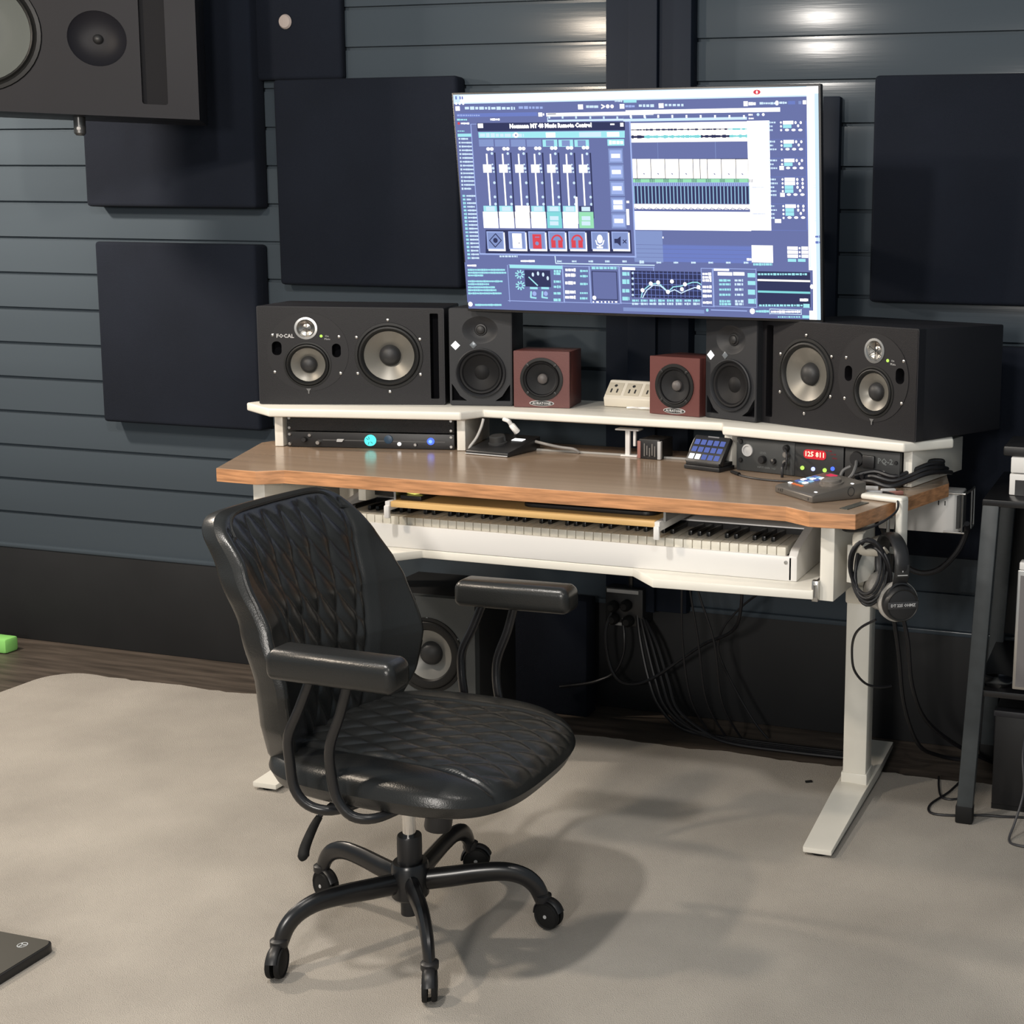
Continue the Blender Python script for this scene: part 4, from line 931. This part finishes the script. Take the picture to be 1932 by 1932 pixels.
# coiled cable over the hook
m_ = MB()
for i in range(6):
    w_, h_, ox, oz = .036 + .003 * (i % 3), .062 + .005 * (i % 4), -.622 + .003 * i, .790 - .004 * i
    m_.tube([(ox + w_ * math.cos(R(a)), 2.925 + .005 * i + .012 * math.sin(R(a * 2 + 40 * i)), oz + h_ * math.sin(R(a))) for a in range(0, 361, 24)], .0042, 8, 2)
o = m_.build('cable_coil', CABLE); tag(o, 'coil of black headphone cable hanging on the white hook', 'cable')
cable('headphone_cable', 'thin black cable looping in front of the right white desk leg', [(-.60, 2.96, .66), (-.64, 2.99, .63), (-.672, 3.06, .585), (-.690, 3.12, .53), (-.692, 3.16, .47), (-.672, 3.20, .425), (-.645, 3.24, .405), (-.62, 3.28, .398)], .0032)
g = 'black cables hanging behind the right desk leg'
cable('power_cable', 'black cable hanging straight down behind the right desk leg', [(-.60, 3.30, .83), (-.615, 3.32, .65), (-.595, 3.36, .50), (-.59, 3.42, .36), (-.57, 3.55, .22), (-.50, 3.70, .10), (-.40, 3.80, .02)], .006, None, 8, g)
cable('power_cable', 'black cable hanging straight down behind the right desk leg', [(-.62, 3.30, .83), (-.64, 3.34, .65), (-.625, 3.40, .45), (-.62, 3.48, .28), (-.60, 3.62, .12), (-.56, 3.76, .04), (-.50, 3.80, .02)], .006, None, 8, g)
cable('power_cable', 'thick black cable sagging below the white cable tray', [(-.70, 3.46, .80), (-.66, 3.47, .70), (-.60, 3.48, .655), (-.54, 3.48, .665), (-.49, 3.48, .72), (-.468, 3.48, .775), (-.465, 3.46, .80)], .008)
# cable tray / power box beyond the right end
t = thing('cable_tray', 'white boxy cable tray with mesh end sticking out under the right desk end', 'cable tray', (-.575, 3.42, .772))
m_ = MB(); m_.prism([(-.125, -.018), (.055, -.018), (.075, -.012), (.085, .004), (.09, .022), (.09, .10), (-.125, .10)], 0, .104, .003); m_.build('housing', WHITE2, t)
m_ = MB(); m_.prism([(.078, -.006), (.088, .004), (.0915, .022), (.0915, .10), (.084, .10), (.084, .02)], .010, .100, .001); m_.build('mesh_end', mat('mesh_grey', (.12, .12, .12, 1), .5, bump=1, bscale=900), t)
m_ = MB()
for z in (.004, .108): m_.tube([(.05, -.020, z), (.098, -.020, z), (.104, -.014, z), (.112, .06, z), (.112, .10, z)], .0028, 8, 2)
for p in ((.098, -.020), (.112, .05), (.112, .10)): m_.tube([(*p, .004), (*p, .108)], .0028, 8)
m_.build('wire_frame', STEEL, t)
m_ = MB(); m_.box(-.02, .018, -.0186, -.018, .080, .083); m_.box(.033, .036, -.0186, -.018, .074, .086); m_.box(.050, .053, -.0186, -.0175, .074, .086); m_.build('slots', LETTERB, t)
t.location.y = 3.47
# ------------------------------------------------------------------ equipment rack, right edge
t = thing('equipment_stand', 'dark grey metal equipment stand with leaning legs at the right edge', 'stand', (-.42, 3.385, .0122))
for x0_, y0_, x1_, y1_ in ((-.012, 0, .030, -.03), (.86, 0, .82, -.03), (-.012, .48, .030, .40), (.86, .48, .82, .40)):
    m_ = MB(); m_.box(-.021, .021, -.016, .016, 0, .845, .003)
    for v in m_.bm.verts: q = v.co.z / .845; v.co.x += x0_ + (x1_ - x0_) * q; v.co.y += y0_ + (y1_ - y0_) * q; v.co.z += .026
    m_.build('leg', LEGG, t)
    MB().box(x0_ - .023, x0_ + .023, y0_ - .018, y0_ + .018, .0, .05, .005).build('foot_cap', RUBBER, t)
MB().box(.008, .85, -.046, .42, .860, .878, .003).build('top_shelf', BMETAL, t)
MB().box(.004, .85, -.02, .46, .355, .372, .002).build('middle_shelf', BMETAL, t)
MB().box(.02, .83, .43, .445, .40, .84, .002).build('back_panel', PLINTH, t)
o = thing('amplifier_case', 'black box on the floor under the dark equipment stand', 'amplifier', (-.06, 3.62, .0122)); 
MB().box(-.315, .315, -.13, .18, .014, .275, .006).build('body', BPLAST, o); MB().box(-.318, .318, -.134, -.10, .262, .28, .004).build('top_edge', mat('dark_trim', (.03, .03, .035, 1), .4), o)
MB().box(-.315, .315, -.125, .18, .0, .016).build('plinth', RUBBER, o)
o = thing('display_unit', 'grey flat panel in a silver frame standing on the equipment stand, right edge', 'screen', (-.10, 3.345, .3855))
o.rotation_euler[0] = R(-4)
MB().box(-.218, .218, -.01, .03, .018, .325, .003).build('frame', STEEL, o); MB().box(-.210, .212, -.0115, -.009, .026, .312).build('panel', GREYP, o)
MB().box(-.215, .216, -.004, .05, .325, .345, .003).build('top_strip', WHITE2, o); MB().box(-.12, .12, -.01, .12, 0.0005, .018, .003).build('stand_base', BPLAST, o)
o = thing('printer', 'white and black box on top of the equipment stand, right edge', 'box', (-.175, 3.47, .8912))
MB().box(-.18, .18, -.05, .16, 0, .055, .003).build('lower_tray', WHITE2, o); MB().box(-.178, .18, -.05, .16, .058, .098, .003).build('lid', WHITE2, o)
MB().box(-.2, .18, -.04, .17, .0985, .125, .006).build('cover', BPLAST, o); MB().box(-.165, .16, -.053, -.049, .0, .04).build('front_flap', BPLAST, o)
o = MB().lathe([(0, .004), (.03, .0), (.045, .012), (.047, .014), (.03, .005), (0, .006)], UP(0, 0, 0), 28).build('metal_dish', CHROME, None, (-.365, 3.42, .3847)); tag(o, 'small shiny metal dish on the middle shelf of the equipment stand', 'dish')
g = 'thin black cables on the rug at the equipment stand'
cable('floor_cable', 'thin black cable looping on the rug left of the equipment stand leg', [(-.545, 3.66, .016), (-.532, 3.58, .016), (-.515, 3.52, .016), (-.49, 3.51, .016), (-.47, 3.52, .016)], .003)
cable('floor_cable', 'thin black cable running along the rug in front of the equipment stand', [(-.478, 3.66, .016), (-.50, 3.56, .016), (-.535, 3.46, .016), (-.525, 3.405, .016), (-.47, 3.405, .016), (-.40, 3.43, .016), (-.34, 3.44, .016), (-.26, 3.455, .016), (-.18, 3.44, .016), (-.1, 3.45, .016)], .0032)
cable('floor_cable', 'thin grey cable arching down in front of the black box, right edge', [(-.27, 3.47, .33), (-.285, 3.45, .27), (-.29, 3.42, .20), (-.28, 3.38, .12), (-.295, 3.34, .05), (-.305, 3.30, .016), (-.28, 3.275, .016), (-.23, 3.28, .016), (-.18, 3.31, .016)], .0032, mat('cable_dark_grey', (.04, .04, .045, 1), .5))
o = MB().box(-.010, .010, -.005, .005, .0, .004, .001).build('cable_clip', RUBBER, None, (-.892, 3.513, .0125), R(30)); tag(o, 'tiny black clip lying on the rug left of the right desk foot', 'clip')

# ------------------------------------------------------------------ under the desk
t = thing('subwoofer', 'dark grey subwoofer cabinet with big grey cone on the floor behind the chair', 'speaker', (-2.024, 3.37, .0125), R(2))
bf = MB(); bf.plate(rrect(0, .238, .325, .474, .004, 2), [circ(.012, .300, .098, 48)], 0, .028); bf.build('baffle', mat('sub_front', (.06, .066, .068, 1), .5), t)
MB().box(-.165, .165, .026, .27, 0, .476, .005).build('cabinet', PLINTH, t)
woofer(t, 'woofer', .012, .300, .104, .074, .034, mat('sub_cone', (.20, .195, .18, 1), .4, metal=.2), 48, .024)
small_screws(t, [(.012 + .109 * math.cos(R(a)), .300 + .109 * math.sin(R(a))) for a in (30, 90, 150, 210, 270, 330)], .005)
o = MB().box(-.2, .2, 0, .075, 0, .385, .006).build('foam_block', FABRIC, None, (-1.915, 3.83, 0)); tag(o, 'black fabric block on the floor against the wall, right of the subwoofer', 'panel')
o = thing('outlet_box', 'black wall outlet box with several plugs under the middle of the desk', 'power outlet', (-1.600, WY - .015, .366))
MB().box(-.065, .065, -.085, .016, -.06, .065, .006).build('housing', BPLAST, o)
MB().box(-.058, .05, -.0868, -.0845, .048, .060, .001).build('cover_edge', LETTER, o); MB().box(-.05, .01, -.0868, -.0845, -.058, -.048, .001).build('cover_edge', mat('worn_grey', (.25, .25, .25, 1), .6), o)
for x, z in ((-.033, .005), (.012, .012), (-.03, -.035), (.02, -.038)): MB().lathe([(.018, 0), (.018, .02), (.010, .032), (0, .032)], FR(x, z, -.086), 18).build('plug', RUBBER, o)
o = MB().box(-.007, .007, 0, .008, .43, .70, .001).build('conduit', BMETAL, None, (-1.585, WY - .075 + .0, 0)); 
o.location.y = WY - .082; tag(o, 'short black conduit on the wall above the outlet box', 'conduit')
g = 'black cables hanging from the wall outlet box'
oy = WY - .11
cable('power_cable', 'black cable looping low from the outlet box and rising to the right tray', [(-1.63, oy - .0, .37), (-1.645, oy - .03, .30), (-1.635, oy - .03, .20), (-1.60, oy - .03, .14), (-1.54, oy - .03, .135), (-1.47, oy - .04, .17), (-1.38, oy - .06, .24), (-1.29, oy - .10, .31), (-1.18, oy - .18, .38), (-1.13, oy - .25, .46), (-1.115, oy - .28, .60), (-1.115, oy - .28, .72)], .0052)
cable('power_cable', 'short black cable hooking down from the outlet box to the left', [(-1.60, oy, .335), (-1.585, oy - .02, .28), (-1.59, oy - .02, .22), (-1.62, oy - .02, .16), (-1.67, oy - .02, .13), (-1.72, oy - .03, .115), (-1.80, oy - .04, .10)], .005)
for i in range(4):
    cable('power_cable', 'black cable hanging from the outlet box to the floor at right', [(-1.56 + .01 * i, oy + .02, .36 - .01 * i), (-1.535 + .018 * i, oy - .01, .27), (-1.50 + .022 * i, oy - .03, .16), (-1.45 + .02 * i, oy - .06, .08), (-1.36 + .02 * i, oy - .08, .022 + .006 * (i % 2)), (-1.2, oy - .08 - .012 * i, .012), (-1.0, oy - .08 - .014 * i, .010), (-.82, oy - .08 - .012 * i, .010)], .0058, None, 8, g)
g = 'thin dark cables hanging under the keyboard tray'
for i, x in enumerate((-1.325, -1.305, -1.285)):
    cable('signal_cable', 'thin dark cable hanging straight down behind the keyboard tray', [(x, 3.62, .75), (x + .004, 3.63, .55), (x - .004 + .03 * i, 3.66, .35), (x + .01 + .03 * i, 3.70, .15), (x + .05 + .03 * i, 3.78, .01)], .0035, None, 8, g)
cable('signal_cable', 'thin dark cable swinging from the tray towards the floor at right', [(-1.10, 3.70, .50), (-1.17, 3.74, .44), (-1.235, 3.76, .36), (-1.25, 3.77, .28), (-1.20, 3.79, .16), (-1.14, 3.80, .06), (-1.10, 3.81, .01)], .0035)
cable('signal_cable', 'thin dark cable drooping under the left part of the keyboard tray', [(-2.03, 3.38, .70), (-1.98, 3.40, .63), (-1.92, 3.40, .605), (-1.85, 3.40, .615), (-1.79, 3.42, .66), (-1.77, 3.44, .72)], .0035)
# ------------------------------------------------------------------ swivel chair, facing +x
CX_, CY_ = -1.512, 2.443
ch = thing('desk_chair', 'black quilted leather swivel chair on casters in front of the desk', 'chair', (CX_, CY_, 0.012), R(0))
ZO = -.012
def lerp(a, pts):
    for (x0, y0), (x1, y1) in zip(pts, pts[1:]):
        if a <= x1:
            t_ = (a - x0) / (x1 - x0); t_ = t_ * t_ * (3 - 2 * t_) * .35 + t_ * .65
            return y0 + (y1 - y0) * t_
    return pts[-1][1]
def groove(d, w_=.0045): return math.exp(-(d / w_) ** 2)
def per(s, p): return abs((s / p + .5) % 1 - .5) * p
ZB0, ZB1 = .415, .952
HW = [(0, .175), (.08, .205), (.22, .245), (.36, .262), (.5, .262), (.7, .248), (.9, .225), (1, .212)]
XC = [(0, -.205), (.2, -.205), (.4, -.212), (.6, -.238), (.8, -.280), (1, -.335)]
WG = [(0, .035), (.2, .070), (.36, .085), (.6, .070), (.8, .045), (1, .02)]      # how far the sides come forward
def back_mid(u, v):
    hw = lerp(v, HW); z = ZB0 + (ZB1 - ZB0) * v
    y = u * hw
    x = lerp(v, XC) + lerp(v, WG) * abs(u) ** 2.2
    return x, y, z
def edge_f(w0, wd=.016):
    """1 in the field, falling to 0 at the rim of the cushion"""
    d = max(0, 1 - w0) * .25
    e = min(1, d / wd)
    return max(0, 1 - (1 - e) ** 2.6) ** .5, d
def shrink(u, v):
    # superellipse corners: pull the grid corners in so the outline is rounded
    uu, vv = u * 2 - 1, v * 2 - 1
    n = 9
    k = max(abs(uu), abs(vv))
    if k > 1e-6:
        c = (abs(uu / k) ** n + abs(vv / k) ** n) ** (-1 / n)
        uu, vv = uu * c, vv * c
    return uu, (vv + 1) / 2
TH_ = .022
def seam_half(v): return lerp(v, [(0, .09), (.3, .115), (.6, .148), (.85, .182), (1, .196)])
def back_front(u, v):
    uu, vv = shrink(u, v)
    x, y, z = back_mid(uu, vv); e, d = edge_f(max(abs(2 * u - 1), abs(2 * v - 1)))
    q = 0
    sh = seam_half(vv)
    if abs(y) < sh and d > .012:
        g1 = per(y - (z - .7) * .30, .060); g2 = per(y + (z - .7) * .62, .050)
        f_in = min(1, (sh - abs(y)) / .012) * min(1, (d - .012) / .015)
        q = f_in * (.0095 * (1 - math.exp(-g1 / .008)) * (1 - math.exp(-g2 * .85 / .009)) - .003)
    q -= .004 * groove(abs(y) - sh, .005) * (1 if d > .012 else 0)
    q += .006 * (1 if abs(y) > sh else 0) * min(1, (abs(y) - sh) / .03) if abs(y) > sh else 0
    return (x + TH_ * e + q * min(1, d / .012), y, z + ZO)
def back_rear(u, v):
    uu, vv = shrink(u, v)
    x, y, z = back_mid(uu, vv); e, d = edge_f(max(abs(2 * u - 1), abs(2 * v - 1)), .040)
    return (x - .052 * e, y, z + ZO)
m_ = MB(); NU, NV = 150, 170
m_.grid(back_front, NU, NV); m_.grid(lambda u, v: back_rear(1 - u, v), 60, 70)
bb = m_.build('backrest', LEATHER, ch, sharp=80)
pp = []
for i in range(160):
    a = 2 * math.pi * i / 160
    u, v = .5 + .5 * math.copysign(abs(math.cos(a)) ** .3, math.cos(a)), .5 + .5 * math.copysign(abs(math.sin(a)) ** .3, math.sin(a))
    uu, vv = shrink(min(1, max(0, u)), min(1, max(0, v))); x, y, z = back_mid(uu * .972, .5 + (vv - .5) * .982); pp.append((x + .0195, y, z + ZO))
pp.append(pp[0])
MB().tube(pp, .0045, 6, 1, cap=False).build('piping', LEATHER, bb)
# seat cushion
def seat_pt(u, v, top):
    uu, vv = u * 2 - 1, v * 2 - 1
    n = 3.2; k = max(abs(uu), abs(vv))
    if k > 1e-6:
        c = (abs(uu / k) ** n + abs(vv / k) ** n) ** (-1 / n); px_, py_ = uu * c, vv * c
    else: px_, py_ = 0, 0
    rho = min(1, (abs(px_) ** n + abs(py_) ** n) ** (1 / n))
    # px_: front(+) back(-)
    x = .045 + .290 * px_
    hw = .268 + .012 * px_
    y = hw * py_
    e = (1 - rho ** 6) ** .5 if rho < 1 else 0
    zm = .432 - .004 * px_ - .016 * max(0, px_) ** 3
    side = abs(py_) ** 3
    if top:
        z = zm + (.042 + .026 * side * (1 - .35 * max(0, px_))) * e
        d = (1 - rho) * .27; sh = .172 + .012 * px_
        if abs(y) < sh and d > .004:
            g1 = per(y + (x - .03) * .42, .062); g2 = per(y - (x - .03) * .80, .068)
            f_in = min(1, (sh - abs(y)) / .015) * min(1, d / .02)
            z += f_in * (.0075 * (1 - math.exp(-g1 / .009)) * (1 - math.exp(-g2 * .8 / .009)) - .003)
        z -= .006 * groove(abs(y) - sh, .006) * min(1, d / .01)
    else:
        z = zm - .052 * e
    return (x, y, z + ZO)
m_ = MB(); m_.grid(lambda u, v: seat_pt(u, v, True), 150, 150); m_.grid(lambda u, v: seat_pt(1 - u, v, False), 50, 50)
m_.build('seat', LEATHER, ch, sharp=80)
# armrests and their looped tubes
for s in (-1, 1):
    ox = .0 if s < 0 else .066
    m_ = MB(); m_.box(-.102 + ox, .183 + ox, s * .302 - .040, s * .302 + .040, .668, .728, .019, seg=5)
    for v in m_.bm.verts:
        q = (v.co.x - ox - .04) / .142; v.co.z += .012 - .012 * q * q + (.008 if v.co.z > .7 else -.002) * (1 - q * q) * (1 - ((v.co.y - s * .302) / .04) ** 2) + ZO
        v.co.y += s * 0.006 * q
        if v.co.z > .66: v.co.y = s * .302 + (v.co.y - s * .302) * .92
    ar = m_.build('armrest', LEATHER, ch, sharp=60)
    ox *= .55
    for k, pts in enumerate(([(-.020, .305, .668), (-.045, .305, .61), (-.072, .303, .553), (-.073, .300, .50), (-.066, .298, .445), (-.040, .292, .412), (.0, .275, .400), (.03, .225, .400), (.045, .15, .405), (.05, .08, .404)],
               [(.062, .305, .668), (.045, .305, .61), (.020, .303, .545), (.018, .300, .49), (.028, .296, .435), (.055, .290, .402), (.092, .270, .394), (.12, .215, .398), (.135, .15, .405), (.14, .08, .404)])):
        MB().tube([(x + (ox if z > .43 else ox * .4), s * y, z + ZO) for x, y, z in pts], .0105, 12, 4, flat=(1, .85)).build('arm_tube', BMETAL, ch)
# under-seat mechanism
m_ = MB(); m_.box(-.10, .19, -.10, .10, .374 + ZO, .384 + ZO, .003); m_.box(-.08, .13, -.06, .06, .350 + ZO, .376 + ZO, .008); m_.box(-.235, -.06, -.04, .04, .385 + ZO, .397 + ZO, .003); m_.box(-.247, -.235, -.04, .04, .385 + ZO, .56 + ZO, .003)
m_.build('seat_mechanism', BMETAL, ch)
MK = Matrix.Translation((.128, -.078, .374 + ZO)) @ Matrix.Rotation(R(176), 4, 'X') @ Matrix.Rotation(R(-7), 4, 'Y')
MB().lathe([(0, 0), (.024, 0), (.027, .006), (.0285, .072), (.026, .078), (0, .078)], MK, 28).build('tension_knob', BPLAST, ch)
lv = MB().tube([(-.02, -.05, .375 + ZO), (-.06, -.12, .370 + ZO), (-.085, -.17, .350 + ZO), (-.096, -.185, .330 + ZO)], .0052, 10, 4).build('lever', BMETAL, ch)
MB().tube([(-.094, -.182, .336 + ZO), (-.100, -.195, .318 + ZO), (-.106, -.215, .285 + ZO), (-.104, -.225, .268 + ZO), (-.100, -.228, .262 + ZO)], [.007, .009, .0105, .0115, .006], 12, 3).build('lever_grip', RUBBER, lv)
MB().lathe([(0, .22), (.0145, .22), (.0145, .364), (0, .364)], UP(0, 0, ZO), 24).build('gas_cylinder', CHROME, ch)
MB().lathe([(0, .16), (.0255, .16), (.0265, .165), (.0265, .228), (.025, .232), (.0145, .232)], UP(0, 0, ZO), 28).build('cylinder_sleeve', BPLAST, ch)
MB().lathe([(0, .092), (.037, .092), (.040, .096), (.040, .165), (.036, .172), (.02, .172)], UP(0, 0, ZO), 32).build('hub', BMETAL, ch)
MB().lathe([(0, .052), (.021, .052), (.021, .1), (0, .1)], UP(0, 0, ZO), 24).build('lower_post', BPLAST, ch)
for k in range(5):
    a = R(20.5 + 72 * k); c, s_ = math.cos(a), math.sin(a)
    def P(r0, z): return (r0 * c, r0 * s_, z + ZO)
    m_ = MB(); m_.tube([P(.030, .128), P(.09, .134), P(.15, .141), P(.205, .142), (P(.245, .130)), P(.270, .108), P(.283, .080), P(.286, .070)], [.020, .0195, .0185, .0175, .0165, .0155, .0145, .014], 14, 4, flat=(.8, 1.2))
    m_.build('base_leg', BMETAL, ch)
    sw = R((350, 20, 340, 285, 298)[k])                         # each caster trails its own way
    Mc = Matrix.Translation((.287 * c, .287 * s_, ZO + .012)) @ Matrix.Rotation(sw, 4, 'Z')
    hood = MB(); hood.lathe([(0, .060), (.017, .060), (.018, .064), (.018, .074), (.012, .078), (0, .078)], Mc, 18)
    arcp = [(.014 + .0345 * math.cos(R(q)), 0, .032 + .0345 * math.sin(R(q))) for q in range(20, 181, 20)]
    hood.tube([Mc @ Vector(p) for p in arcp], .0085, 10, 2, flat=(1.3, .45)); hood.tube([Mc @ Vector((.0, 0, .062)), Mc @ Vector((.012, 0, .050)), Mc @ Vector((.014, 0, .032))], .0085, 10, 2)
    cb = hood.build('caster', BPLAST, ch)
    for sd in (-1, 1):
        wl = MB(); wl.lathe([(0, .0115), (.012, .0115), (.021, .0095), (.026, .0085), (.029, .0105), (.0308, .008), (.0312, .004), (.0305, 0), (0, 0)], Mc @ Matrix.Translation((.014, sd * .004, .032)) @ Matrix.Rotation(R(-90 * sd), 4, 'X'), 30)
        w_o = wl.build('wheel', RUBBER, cb)
        w_o.parent = cb
    MB().lathe([(.0045, 0), (.004, .001), (0, .001)], Mc @ Matrix.Translation((.014, -.0156, .032)) @ Matrix.Rotation(R(90), 4, 'X'), 10).build('wheel_pin', LETTER, cb)
